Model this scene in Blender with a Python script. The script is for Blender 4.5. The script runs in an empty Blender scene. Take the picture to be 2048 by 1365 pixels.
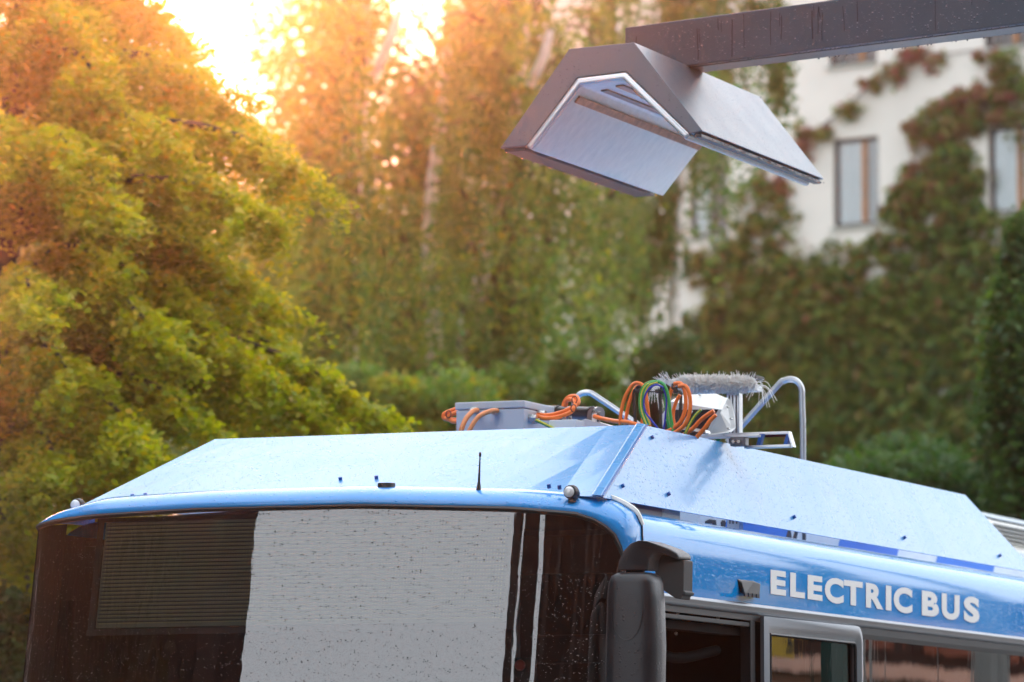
import bpy, bmesh, math, random
import numpy as np
from mathutils import Vector, Matrix
rng = np.random.default_rng(7); random.seed(7)
S = bpy.context.scene
COL = S.collection
# ------------------------------------------------------------------ camera
CAMZ, PITCH, FPX = 1.8, math.radians(5.62), 9520.0
cam_d = bpy.data.cameras.new('camera'); cam = bpy.data.objects.new('camera', cam_d); COL.objects.link(cam)
cam.location = (0, 0, CAMZ); cam.rotation_euler = (math.pi/2+PITCH, 0, 0)
cam_d.sensor_width = 36; cam_d.lens = 36*FPX/2048; cam_d.clip_start = .1; cam_d.clip_end = 2000
cam_d.dof.use_dof = True; cam_d.dof.focus_distance = 18.6; cam_d.dof.aperture_fstop = 3.9
S.camera = cam
# ------------------------------------------------------------------ light
SUN_EL, SUN_AZ = math.radians(9.4), math.radians(-4.3)      # azimuth clockwise from +Y
W = bpy.data.worlds.new('World'); S.world = W; W.use_nodes = True
nt = W.node_tree; nt.nodes.clear()
sky = nt.nodes.new('ShaderNodeTexSky'); sky.sky_type = 'NISHITA'; sky.sun_disc = False
sky.sun_elevation = SUN_EL; sky.sun_rotation = SUN_AZ; sky.dust_density = 4; sky.air_density = 1.2
mixw = nt.nodes.new('ShaderNodeMix'); mixw.data_type = 'RGBA'; mixw.inputs[0].default_value = .86
mixw.inputs[7].default_value = (23.5, 24.8, 26.8, 1)           # bright even overcast over the blue
bg = nt.nodes.new('ShaderNodeBackground'); bg.inputs[1].default_value = .1
wo = nt.nodes.new('ShaderNodeOutputWorld')
nt.links.new(sky.outputs[0], mixw.inputs[6]); nt.links.new(mixw.outputs[2], bg.inputs[0]); nt.links.new(bg.outputs[0], wo.inputs[0])
sd = bpy.data.lights.new('sun', 'SUN'); sd.energy = 4.6; sd.angle = math.radians(9); sd.color = (1, .27, .09)
sun = bpy.data.objects.new('sun', sd); COL.objects.link(sun)
sdir = Vector((math.sin(SUN_AZ)*math.cos(SUN_EL), math.cos(SUN_AZ)*math.cos(SUN_EL), math.sin(SUN_EL)))
sun.rotation_euler = sdir.to_track_quat('Z', 'Y').to_euler(); sun.location = sdir*60
HAZE, HAZE_G = .00105, .97
S.view_settings.view_transform = 'Standard'; S.view_settings.look = 'None'; S.view_settings.exposure = .13; S.view_settings.gamma = 1
S.cycles.use_denoising = True; S.cycles.max_bounces = 8; S.cycles.diffuse_bounces = 4; S.cycles.glossy_bounces = 4
S.cycles.transparent_max_bounces = 8; S.cycles.volume_bounces = 0; S.cycles.sample_clamp_indirect = 6
# ------------------------------------------------------------------ frames of reference
CAM = np.array([0, 0, CAMZ]); FW = np.array([0, math.cos(PITCH), math.sin(PITCH)]); UPV = np.array([0, -math.sin(PITCH), math.cos(PITCH)]); RT = np.array([1., 0, 0])
TH = math.radians(21.65); BO = np.array([-1.98, 18.75, 0]); BU = np.array([math.cos(TH), -math.sin(TH), 0]); BV = np.array([math.sin(TH), math.cos(TH), 0])
def ray(x, y): return (x-1024)/FPX*RT+(682.5-y)/FPX*UPV+FW
def at(x, y, D): return CAM+ray(x, y)*D
def bp(x, y, u=None, v=None, z=None):
    "a survey point of the photograph as bus coordinates on one known plane"
    d = ray(x, y); c = CAM-BO
    t = (u-c@BU)/(d@BU) if u is not None else (v-c@BV)/(d@BV) if v is not None else (z-c[2])/d[2]
    p = c+t*d
    return (float(p@BU), float(p@BV), float(p[2]))
# ------------------------------------------------------------------ materials
MATS = {}
def new_mat(n):
    m = bpy.data.materials.new(n); m.use_nodes = True; MATS[n] = m
    return m, m.node_tree, m.node_tree.nodes['Principled BSDF']
def mat(n, col, rough=.5, metal=0, spec=.5, coat=0, var=0, vscale=8, bump=0, bscale=60, drops=0, dscale=60, trans=0, ior=1.5, streak=0):
    m, t, p = new_mat(n)
    N, L = t.nodes, t.links
    p.inputs['Base Color'].default_value = (*col, 1); p.inputs['Roughness'].default_value = rough
    p.inputs['Metallic'].default_value = metal; p.inputs['Specular IOR Level'].default_value = spec
    p.inputs['Coat Weight'].default_value = coat; p.inputs['Coat Roughness'].default_value = .06; p.inputs['IOR'].default_value = ior
    tc = N.new('ShaderNodeTexCoord'); cur = None
    if var:
        nz = N.new('ShaderNodeTexNoise'); nz.inputs['Scale'].default_value = vscale; nz.inputs['Detail'].default_value = 6
        src = tc.outputs['Object']
        if streak:
            mp = N.new('ShaderNodeMapping'); mp.inputs['Scale'].default_value = (1, 1, streak); L.new(src, mp.inputs[0]); src = mp.outputs[0]
        L.new(src, nz.inputs['Vector'])
        mr = N.new('ShaderNodeMapRange'); mr.inputs[1].default_value = .3; mr.inputs[2].default_value = .7
        mr.inputs[3].default_value = 1-var; mr.inputs[4].default_value = 1+var; L.new(nz.outputs[0], mr.inputs[0])
        mx = N.new('ShaderNodeMix'); mx.data_type = 'RGBA'; mx.blend_type = 'MULTIPLY'; mx.inputs[0].default_value = 1
        mx.inputs[6].default_value = (*col, 1); L.new(mr.outputs[0], mx.inputs[7]); L.new(mx.outputs[2], p.inputs['Base Color'])
        rr = N.new('ShaderNodeMapRange'); rr.inputs[3].default_value = max(rough-.08, 0); rr.inputs[4].default_value = rough+.08
        L.new(nz.outputs[0], rr.inputs[0]); L.new(rr.outputs[0], p.inputs['Roughness'])
    nrm = None
    if bump:
        nb = N.new('ShaderNodeTexNoise'); nb.inputs['Scale'].default_value = bscale; nb.inputs['Detail'].default_value = 4; L.new(tc.outputs['Object'], nb.inputs['Vector'])
        b = N.new('ShaderNodeBump'); b.inputs['Strength'].default_value = bump; b.inputs['Distance'].default_value = .01
        L.new(nb.outputs[0], b.inputs['Height']); nrm = b.outputs[0]
    if drops:
        # rain beads: round domes of uneven size with bare paint between
        for sc, wgt in ((dscale, 1),):
            vo = N.new('ShaderNodeTexVoronoi'); vo.inputs['Scale'].default_value = sc; L.new(tc.outputs['Object'], vo.inputs['Vector'])
            sp = N.new('ShaderNodeSeparateColor'); L.new(vo.outputs['Color'], sp.inputs[0])
            th = N.new('ShaderNodeMath'); th.operation = 'MULTIPLY'; L.new(sp.outputs[0], th.inputs[0]); L.new(sp.outputs[1], th.inputs[1])
            th2 = N.new('ShaderNodeMath'); th2.operation = 'MULTIPLY'; L.new(th.outputs[0], th2.inputs[0]); th2.inputs[1].default_value = .62
            sb = N.new('ShaderNodeMath'); sb.operation = 'SUBTRACT'; L.new(th2.outputs[0], sb.inputs[0]); L.new(vo.outputs['Distance'], sb.inputs[1])
            mx0 = N.new('ShaderNodeMath'); mx0.operation = 'MAXIMUM'; L.new(sb.outputs[0], mx0.inputs[0]); mx0.inputs[1].default_value = 0
            b = N.new('ShaderNodeBump'); b.inputs['Strength'].default_value = drops*wgt; b.inputs['Distance'].default_value = .02
            L.new(mx0.outputs[0], b.inputs['Height'])
            if nrm is not None: L.new(nrm, b.inputs['Normal'])
            nrm = b.outputs[0]
    if nrm is not None:
        L.new(nrm, p.inputs['Normal'])
        if coat: L.new(nrm, p.inputs['Coat Normal'])
    return m
def glass_mat(n, tint, ior, bumpy=.0, rough=.0, drops=0):
    m, t, p = new_mat(n); N, L = t.nodes, t.links
    out = N['Material Output']; N.remove(p)
    fr = N.new('ShaderNodeFresnel'); fr.inputs[0].default_value = ior
    tr = N.new('ShaderNodeBsdfTransparent'); tr.inputs[0].default_value = (*tint, 1)
    gl = N.new('ShaderNodeBsdfGlossy'); gl.inputs['Roughness'].default_value = rough
    mx = N.new('ShaderNodeMixShader'); L.new(fr.outputs[0], mx.inputs[0]); L.new(tr.outputs[0], mx.inputs[1]); L.new(gl.outputs[0], mx.inputs[2]); L.new(mx.outputs[0], out.inputs[0])
    tc = N.new('ShaderNodeTexCoord'); nrm = None
    if bumpy:
        mp = N.new('ShaderNodeMapping'); mp.inputs['Scale'].default_value = (1, 1, .25); L.new(tc.outputs['Object'], mp.inputs[0])
        nz = N.new('ShaderNodeTexNoise'); nz.inputs['Scale'].default_value = 3.2; nz.inputs['Detail'].default_value = 5; nz.inputs['Roughness'].default_value = .4; L.new(mp.outputs[0], nz.inputs['Vector'])
        b = N.new('ShaderNodeBump'); b.inputs['Strength'].default_value = bumpy; b.inputs['Distance'].default_value = .02; L.new(nz.outputs[0], b.inputs['Height']); nrm = b.outputs[0]
    if drops:
        vo = N.new('ShaderNodeTexVoronoi'); vo.inputs['Scale'].default_value = 120; L.new(tc.outputs['Object'], vo.inputs['Vector'])
        sp = N.new('ShaderNodeSeparateColor'); L.new(vo.outputs['Color'], sp.inputs[0])
        th = N.new('ShaderNodeMath'); th.operation = 'MULTIPLY'; L.new(sp.outputs[0], th.inputs[0]); L.new(sp.outputs[1], th.inputs[1])
        th2 = N.new('ShaderNodeMath'); th2.operation = 'MULTIPLY'; L.new(th.outputs[0], th2.inputs[0]); th2.inputs[1].default_value = .45
        sb = N.new('ShaderNodeMath'); sb.operation = 'SUBTRACT'; L.new(th2.outputs[0], sb.inputs[0]); L.new(vo.outputs['Distance'], sb.inputs[1])
        mx0 = N.new('ShaderNodeMath'); mx0.operation = 'MAXIMUM'; L.new(sb.outputs[0], mx0.inputs[0]); mx0.inputs[1].default_value = 0
        b = N.new('ShaderNodeBump'); b.inputs['Strength'].default_value = drops; b.inputs['Distance'].default_value = .02; L.new(mx0.outputs[0], b.inputs['Height'])
        if nrm is not None: L.new(nrm, b.inputs['Normal'])
        nrm = b.outputs[0]
    if nrm is not None: L.new(nrm, gl.inputs['Normal']); L.new(nrm, fr.inputs['Normal'])
    return m
def leaf_mat(n, stops, transl=.5, rough=.5):
    m, t, p = new_mat(n); N, L = t.nodes, t.links
    a = N.new('ShaderNodeAttribute'); a.attribute_name = 'tint'
    cr = N.new('ShaderNodeValToRGB'); el = cr.color_ramp.elements
    while len(el) < len(stops): el.new(.5)
    for e, (pos, c) in zip(el, stops): e.position = pos; e.color = (*c, 1)
    L.new(a.outputs['Fac'], cr.inputs[0]); L.new(cr.outputs[0], p.inputs['Base Color'])
    p.inputs['Roughness'].default_value = rough; p.inputs['Specular IOR Level'].default_value = .35
    tr = N.new('ShaderNodeBsdfTranslucent')
    hs = N.new('ShaderNodeHueSaturation'); hs.inputs['Hue'].default_value = .485; hs.inputs['Saturation'].default_value = 1.1; hs.inputs['Value'].default_value = 1.7
    L.new(cr.outputs[0], hs.inputs['Color']); L.new(hs.outputs[0], tr.inputs[0])
    mx = N.new('ShaderNodeMixShader'); mx.inputs[0].default_value = transl
    L.new(p.outputs[0], mx.inputs[1]); L.new(tr.outputs[0], mx.inputs[2]); L.new(mx.outputs[0], N['Material Output'].inputs[0])
    return m
BLUE = (.02, .28, .72)
mat('blue_paint', BLUE, rough=.22, coat=.6, var=.04, vscale=3, drops=.35, dscale=90)
mat('blue_fairing', (.05, .27, .58), rough=.27, coat=.22, var=.05, vscale=2.5, drops=.6, dscale=115)
mat('blue_side', (.001, .29, .76), rough=.06, spec=.45, coat=0, bump=.02, bscale=3, drops=.15, dscale=110)
mat('blue_bolt', (.005, .09, .36), rough=.4)
mat('navy', (.003, .02, .09), rough=.35)
mat('sign_blue', (.002, .20, .70), rough=.5)
mat('white_print', (.95, .95, .95), rough=.2)
mat('case_white', (.86, .85, .80), rough=.45, var=.05)
mat('case_grey', (.35, .42, .47), rough=.45, var=.1, vscale=20)
mat('ink', (.012, .02, .03), rough=.6)
mat('rubber', (.012, .012, .014), rough=.45)
mat('dark_plastic', (.014, .017, .022), rough=.34, var=.2, vscale=14, bump=.12, bscale=400, drops=.25, dscale=85)
mat('dark_plate', (.010, .011, .013), rough=.55, bump=.06, bscale=300)
mat('frame_grey', (.16, .17, .19), rough=.3, metal=.6)
mat('trim_grey', (.22, .24, .27), rough=.3, metal=.6)
mat('interior_dark', (.004, .005, .006), rough=.7, spec=.08)
mat('interior_grey', (.025, .028, .032), rough=.6)
mat('led_board', (.24, .26, .20), rough=.55)
mat('led_dot', (.9, .85, .3), rough=.4)
mat('led_strip', (.085, .09, .07), rough=.4)
mat('mast_paint', (.10, .130, .165), rough=.32, metal=.2, var=.06, vscale=5, bump=.03, bscale=500, drops=.4, dscale=100)
mat('mast_edge', (.045, .05, .06), rough=.35, metal=.3)
mat('steel_liner', (.84, .80, .72), rough=.32, metal=.1, var=.07, vscale=25, streak=.06)
mat('rain_drop', (.20, .22, .25), rough=.08, spec=.8)
mat('white_edge', (.66, .68, .72), rough=.22, metal=.5)
mat('copper', (.36, .20, .13), rough=.35, metal=.75, var=.35, vscale=30)
mat('box_grey', (.47, .52, .58), rough=.42, var=.04, vscale=6, drops=.2, dscale=120)
mat('orange_cable', (.90, .19, .03), rough=.42, var=.12, vscale=25)
mat('faded_cable', (.80, .29, .11), rough=.45, var=.12, vscale=25)
mat('green_cable', (.02, .33, .07), rough=.4)
mat('yellow_stripe', (.75, .62, .05), rough=.4)
mat('blue_cable', (.01, .03, .42), rough=.35)
mat('black_cable', (.02, .03, .03), rough=.4)
mat('steel', (.52, .52, .5), rough=.28, metal=.9, var=.06, vscale=30)
mat('white_metal', (.72, .74, .74), rough=.38, var=.04)
mat('tube_metal', (.66, .68, .70), rough=.3, metal=.55, var=.06, vscale=12)
mat('bristle', (.90, .86, .82), rough=.6)
mat('bristle_white', (.92, .92, .90), rough=.5)
mat('clear_lens', (.80, .80, .82), rough=.12, spec=.8, coat=1)
mat('red_part', (.5, .01, .01), rough=.35)
mat('plaster', (.69, .66, .61), rough=.85, spec=.2, var=.07, vscale=.7, bump=.3, bscale=12)
mat('wood', (.36, .16, .06), rough=.6, var=.2, vscale=6)
mat('window_dark', (.035, .03, .028), rough=.5)
mat('room_dark', (.05, .06, .065), rough=.8)
mat('blind', (.86, .90, .93), rough=.6)
mat('sill', (.38, .40, .36), rough=.6)
mat('asphalt', (.05, .05, .052), rough=.75, var=.2, vscale=3, bump=.4, bscale=80)
mat('grass_ground', (.045, .07, .025), rough=.9, var=.3, vscale=1.5)
mat('kerb_stone', (.3, .3, .29), rough=.8, var=.15)
mat('birch_bark', (.62, .57, .52), rough=.8, var=.35, vscale=2.5, streak=3, bump=.4, bscale=20)
mat('bark', (.05, .035, .025), rough=.9, var=.3, vscale=5, bump=.6, bscale=20)
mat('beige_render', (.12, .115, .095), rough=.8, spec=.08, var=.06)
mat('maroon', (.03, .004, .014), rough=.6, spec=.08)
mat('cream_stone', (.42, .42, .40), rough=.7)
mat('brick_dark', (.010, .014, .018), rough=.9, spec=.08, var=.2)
mat('teal_metal', (.01, .09, .08), rough=.4)
mat('sign_yellow', (.80, .50, .03), rough=.5)
mat('roof_white', (.80, .80, .77), rough=.4, var=.04)
mat('louvre', (.30, .30, .28), rough=.5)
glass_mat('windshield_glass', (.74, .77, .75), 2.35, bumpy=.09, rough=.008, drops=.8)
glass_mat('side_glass', (.30, .30, .30), 1.9, bumpy=.06, rough=.01)
glass_mat('house_glass', (.95, .97, .97), 1.45)
leaf_mat('leaf_linden', [(0, (.090, .15, .020)), (.3, (.22, .29, .028)), (.55, (.33, .36, .03)), (.8, (.50, .38, .022)), (1, (.58, .22, .016))], .5)
leaf_mat('leaf_birch', [(0, (.045, .105, .030)), (.4, (.10, .20, .042)), (.6, (.20, .26, .035)), (.8, (.36, .28, .022)), (1, (.50, .18, .016))], .48)
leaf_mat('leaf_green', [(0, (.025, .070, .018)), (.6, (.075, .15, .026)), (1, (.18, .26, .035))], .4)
leaf_mat('leaf_vine', [(0, (.045, .11, .022)), (.4, (.16, .24, .04)), (.6, (.22, .19, .055)), (.8, (.24, .11, .07)), (1, (.30, .09, .08))], .32)
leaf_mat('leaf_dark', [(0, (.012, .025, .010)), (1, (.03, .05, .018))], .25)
# ------------------------------------------------------------------ mesh building
def link(name, me, m, parent=None):
    o = bpy.data.objects.new(name, me); COL.objects.link(o)
    if m is not None: me.materials.append(MATS[m] if isinstance(m, str) else m)
    if parent is not None: o.parent = parent
    return o
class MB:
    def __init__(s): s.v = []; s.f = []
    def add(s, vs, fs):
        k = len(s.v); s.v += [tuple(map(float, p)) for p in vs]; s.f += [tuple(i+k for i in f) for f in fs]; return s
    def box(s, a, b):
        (x0, y0, z0), (x1, y1, z1) = a, b
        return s.add([(x, y, z) for x in (x0, x1) for y in (y0, y1) for z in (z0, z1)],
                     [(0, 1, 3, 2), (4, 6, 7, 5), (0, 4, 5, 1), (2, 3, 7, 6), (0, 2, 6, 4), (1, 5, 7, 3)])
    def prism(s, pts, d):
        n = len(pts); d = np.asarray(d, float); pts = [np.asarray(p, float) for p in pts]
        s.add([*pts, *[p+d for p in pts]], [tuple(range(n))[::-1], tuple(range(n, 2*n)), *[(i, (i+1) % n, n+(i+1) % n, n+i) for i in range(n)]]); return s
    def tube(s, pts, r, n=8, smooth=0, cap=True):
        P = [np.asarray(p, float) for p in pts]
        if smooth:
            Q = []
            E = [2*P[0]-P[1], *P, 2*P[-1]-P[-2]]
            for i in range(1, len(E)-2):
                for k in range(smooth):
                    t = k/smooth; a, b, c, d = E[i-1:i+3]
                    Q.append(.5*((2*b)+(c-a)*t+(2*a-5*b+4*c-d)*t*t+(3*b-a-3*c+d)*t**3))
            Q.append(P[-1]); P = Q
        m = len(P); R = r if hasattr(r, '__len__') else [r]*m
        if len(R) != m: R = np.interp(np.linspace(0, 1, m), np.linspace(0, 1, len(R)), R)
        t0 = P[1]-P[0]; t0 = t0/np.linalg.norm(t0)
        a = np.cross(t0, [0, 0, 1.]) if abs(t0[2]) < .9 else np.cross(t0, [1., 0, 0]); a /= np.linalg.norm(a)
        vs = []
        for i in range(m):
            t = P[min(i+1, m-1)]-P[max(i-1, 0)]; t = t/(np.linalg.norm(t)+1e-12)
            a = a-(a@t)*t; a /= np.linalg.norm(a); b = np.cross(t, a)
            vs += [P[i]+R[i]*(math.cos(q)*a+math.sin(q)*b) for q in np.linspace(0, 2*math.pi, n, endpoint=False)]
        fs = [(i*n+j, i*n+(j+1) % n, (i+1)*n+(j+1) % n, (i+1)*n+j) for i in range(m-1) for j in range(n)]
        if cap: fs += [tuple(range(n))[::-1], tuple(range((m-1)*n, m*n))]
        return s.add(vs, fs)
    def grid(s, rows, close=False):
        h, w = len(rows), len(rows[0]); vs = [p for r in rows for p in r]
        return s.add(vs, [(i*w+j, i*w+j+1, (i+1)*w+j+1, (i+1)*w+j) for i in range(h-1) for j in range(w-1)])
    def ball(s, c, r, sq=(1, 1, 1), n=10, m=6):
        vs = [(c[0]+r*sq[0]*math.sin(a)*math.cos(b), c[1]+r*sq[1]*math.sin(a)*math.sin(b), c[2]+r*sq[2]*math.cos(a)) for a in np.linspace(.001, math.pi-.001, m+1) for b in np.linspace(0, 2*math.pi, n, endpoint=False)]
        return s.add(vs, [(i*n+j, (i+1)*n+j, (i+1)*n+(j+1) % n, i*n+(j+1) % n) for i in range(m) for j in range(n)])
    def build(s, name, m, parent=None, base=(0, 0, 0), bevel=0, smooth=False, seg=2, subsurf=0, solid=0, auto=None):
        me = bpy.data.meshes.new(name); b = np.asarray(base, float)
        me.from_pydata([tuple(np.asarray(p)-b) for p in s.v], [], s.f); me.update()
        bm = bmesh.new(); bm.from_mesh(me)
        bmesh.ops.recalc_face_normals(bm, faces=bm.faces)
        if bevel:
            bm.normal_update(); es = [e for e in bm.edges if len(e.link_faces) == 2 and e.calc_face_angle(0) > .35]
            bmesh.ops.bevel(bm, geom=es, offset=bevel, segments=seg, affect='EDGES', profile=.6, clamp_overlap=True)
        if smooth:
            for f in bm.faces: f.smooth = True
            for e in bm.edges: e.smooth = not (len(e.link_faces) == 2 and e.calc_face_angle(0) > (auto or .9))
        bm.to_mesh(me); bm.free()
        o = link(name, me, m, parent)
        if subsurf: md = o.modifiers.new('s', 'SUBSURF'); md.levels = md.render_levels = subsurf
        if solid: md = o.modifiers.new('t', 'SOLIDIFY'); md.thickness = solid
        return o
def tag(o, label=None, cat=None, group=None, kind=None):
    for k, v in (('label', label), ('category', cat), ('group', group), ('kind', kind)):
        if v: o[k] = v
    return o
def empty(name, loc, label, cat, group=None, rz=0):
    o = bpy.data.objects.new(name, None); COL.objects.link(o); o.location = tuple(map(float, loc)); o.rotation_euler = (0, 0, rz); o.empty_display_size = .2
    return tag(o, label, cat, group)
def lab(o, text): o['label'] = text; return o
# ------------------------------------------------------------------ the setting
g = MB().add([(-900, -900, 0), (900, -900, 0), (900, 900, 0), (-900, 900, 0)], [(0, 1, 2, 3)]).build('ground', 'grass_ground'); tag(g, kind='structure')
def bus_to_w(p): return BO+p[0]*BU+p[1]*BV+np.array([0, 0, p[2]])
rd = MB().add([bus_to_w((u, v, .004)) for u, v in ((-3, -40), (7, -40), (7, 45), (-3, 45))], [(0, 1, 2, 3)]).build('road', 'asphalt'); tag(rd, kind='structure')
for u0 in (7.0, -3.3):
    k = MB().prism([bus_to_w((u0, -40, 0)), bus_to_w((u0+.3, -40, 0)), bus_to_w((u0+.3, -40, .13)), bus_to_w((u0, -40, .13))], BV*85).build('kerb', 'kerb_stone'); tag(k, kind='structure')
pv = MB().prism([bus_to_w((7.3, -40, 0)), bus_to_w((12, -40, 0)), bus_to_w((12, -40, .12)), bus_to_w((7.3, -40, .12))], BV*85).build('pavement', 'kerb_stone'); tag(pv, kind='structure')

# ---- white apartment building behind, its wall receding to the left
AZW = math.radians(-53.7); WD = np.array([math.sin(AZW), math.cos(AZW), 0]); WN = np.array([-WD[1], WD[0], 0])   # along the wall, out of the wall
if WN[1] > 0: WN = -WN
def wall_pt(x, y, off=0):
    p0 = at(1710, 400, 97); p0[2] = 0; p0 = p0+WN*off; d = ray(x, y); c = CAM-p0
    t = -(c@WN)/(d@WN); p = CAM+t*d; q = p-p0
    return float(q@WD), float(p[2])
W0 = at(1710, 400, 97); W0[2] = 0
bl = empty('apartment_building', W0, 'white plastered apartment building half covered by climbing vine', 'building')
def wl(s, z, off=0): return W0+WD*s+WN*off+np.array([0, 0, z])
# window list: outer rectangles given by photographed corners, widths in metres along the wall
wins = []
for (xa, xb, yt, yb, kind) in ((1665, 1757, 280, 456, 'blind'), (1975, 2068, 256, 430, 'blind'), (1378, 1455, 310, 477, 'narrow'), (1388, 1458, 628, 790, 'dark'), (1655, 1753, -45, 134, 'open'),
                               (1965, 2060, -70, 98, 'open'), (1362, 1436, -20, 42, 'top'), (1668, 1757, 600, 765, 'dark'), (1975, 2065, 590, 760, 'dark')):
    ym = .5*(yt+yb); s1, zt = wall_pt(xa, yt); s0, _ = wall_pt(xb, ym); _, zb = wall_pt(xa, yb)
    wins.append((s0, s1, zb, zt, kind))
ss = sorted(set([-14.0, 10.5]+[w[0] for w in wins]+[w[1] for w in wins])); zs = sorted(set([0, 24.0]+[w[2] for w in wins]+[w[3] for w in wins]))
wm = MB()
def inwin(s, z): return any(w[0] < s < w[1] and w[2] < z < w[3] for w in wins)
for i in range(len(ss)-1):
    for j in range(len(zs)-1):
        if not inwin((ss[i]+ss[i+1])/2, (zs[j]+zs[j+1])/2):
            wm.add([wl(ss[i], zs[j]), wl(ss[i+1], zs[j]), wl(ss[i+1], zs[j+1]), wl(ss[i], zs[j+1])], [(0, 1, 2, 3)])
wm.build('wall', 'plaster', bl, W0)
sh = MB()
for a, b in (((-14, 0), (-14, -11)), ((-14, -11), (10.5, -11)), ((10.5, -11), (10.5, 0))):
    sh.add([wl(a[0], 0, a[1]), wl(b[0], 0, b[1]), wl(b[0], 24, b[1]), wl(a[0], 24, a[1])], [(0, 1, 2, 3)])
sh.add([wl(-14, 24), wl(10.5, 24), wl(10.5, 24, -11), wl(-14, 24, -11)], [(0, 1, 2, 3)])
lab(sh.build('rear_wall', 'plaster', bl, W0), 'plastered side and back walls with flat roof')
def wbox(m, s0, s1, z0, z1, o0, o1):
    v = [wl(s, z, o) for s in (s0, s1) for o in (o0, o1) for z in (z0, z1)]
    return m.add(v, [(0, 1, 3, 2), (4, 6, 7, 5), (0, 4, 5, 1), (2, 3, 7, 6), (0, 2, 6, 4), (1, 5, 7, 3)])
for (s0, s1, z0, z1, kind) in wins:
    c = wl((s0+s1)/2, z0)
    f = MB(); t = .07
    for a in ((s0, s0+t, z0, z1), (s1-t, s1, z0, z1), (s0+t, s1-t, z0, z0+t), (s0+t, s1-t, z1-t, z1)): wbox(f, *a, -.16, -.09)
    fr = f.build('window', 'window_dark', bl, W0)
    rv = MB()
    for a in ((s0-.004, s0, z0, z1), (s1, s1+.004, z0, z1), (s0, s1, z1, z1+.004), (s0, s1, z0-.004, z0)): wbox(rv, *a, -.3, -.002)
    rv.build('reveal', 'plaster', fr, (0, 0, 0))
    sm = s0+(s1-s0)*(.36 if kind != 'narrow' else .45)
    wbox(MB(), sm-.05, sm+.05, z0+t, z1-t, -.155, -.08).build('mullion', 'wood' if kind in ('blind', 'open') else 'window_dark', fr)
    wbox(MB(), s0+t, s1-t, z0+t, z1-t, -.128, -.122).build('pane', 'house_glass', fr)
    wbox(MB(), s0-.05, s1+.05, z0-.06, z0-.006, -.12, .06).build('sill', 'sill', fr)
    rm = MB(); rm.add([wl(s0, z0, -.6), wl(s1, z0, -.6), wl(s1, z1, -.6), wl(s0, z1, -.6)], [(0, 1, 2, 3)]); rm.build('room_wall', 'room_dark', fr)
    if kind in ('blind', 'narrow'):
        b = MB(); zz = z0+t+.02
        while zz < z1-t-.02:
            wbox(b, sm+.05, s1-t-.02, zz, zz+.034, -.150, -.140); zz += .042
        bo = b.build('blind', 'blind', fr); bo['kind'] = 'stuff'
        if kind == 'blind':
            b = MB(); zz = z0+t+.02
            while zz < z1-t-.02:
                wbox(b, s0+t+.02, sm-.05, zz, zz+.026, -.155, -.145); zz += .05
            bo = b.build('blind', 'blind', fr); bo['kind'] = 'stuff'
# parts of the window frames were built in world space under an unmoved parent: shift them to it
for o in list(COL.objects):
    if o.parent is not None and o.parent.parent is bl: o.location = -Vector(W0)

# ------------------------------------------------------------------ foliage
def leaf_mesh(name, P, size, tint, m, parent, base, flat=.0, aspect=.75, droop=.0):
    "P (n,3) leaf positions; one folded rhomb per leaf, each turned at random, flat>0 favours lying leaves"
    P = np.asarray(P); n = len(P)
    nrm = rng.normal(size=(n, 3)); nrm[:, 2] = np.abs(nrm[:, 2])+flat; nrm /= np.linalg.norm(nrm, axis=1)[:, None]
    d = rng.normal(size=(n, 3)); d[:, 2] -= droop; d -= (d*nrm).sum(1)[:, None]*nrm; d /= np.linalg.norm(d, axis=1)[:, None]
    e = np.cross(nrm, d); sz = (np.asarray(size)*rng.uniform(.65, 1.25, n))[:, None]
    V = np.empty((n, 4, 3)); V[:, 0] = P-d*sz*.5; V[:, 1] = P+e*sz*aspect*.42+nrm*sz*.1; V[:, 2] = P+d*sz*.5; V[:, 3] = P-e*sz*aspect*.42+nrm*sz*.1
    V = V.reshape(-1, 3)-np.asarray(base)
    me = bpy.data.meshes.new(name); me.vertices.add(4*n); me.vertices.foreach_set('co', V.ravel().astype(np.float32))
    me.loops.add(4*n); me.loops.foreach_set('vertex_index', np.arange(4*n, dtype=np.int32))
    me.polygons.add(n); me.polygons.foreach_set('loop_start', np.arange(0, 4*n, 4, dtype=np.int32))
    me.update(calc_edges=True)
    at_ = me.attributes.new('tint', 'FLOAT', 'POINT'); at_.data.foreach_set('value', np.repeat(np.clip(tint, 0, 1), 4).astype(np.float32))
    return link(name, me, m, parent)
def bez(a, b, c, n): t = np.linspace(0, 1, n)[:, None]; return (1-t)**2*a+2*t*(1-t)*b+t*t*c
def arc_pts(a, c, rise, n):
    b = (a+c)/2; b = b+np.array([0, 0, rise]); return bez(a, b, c, n)
CNT = {}
def note(k, n): CNT[k] = CNT.get(k, 0)+n

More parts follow.
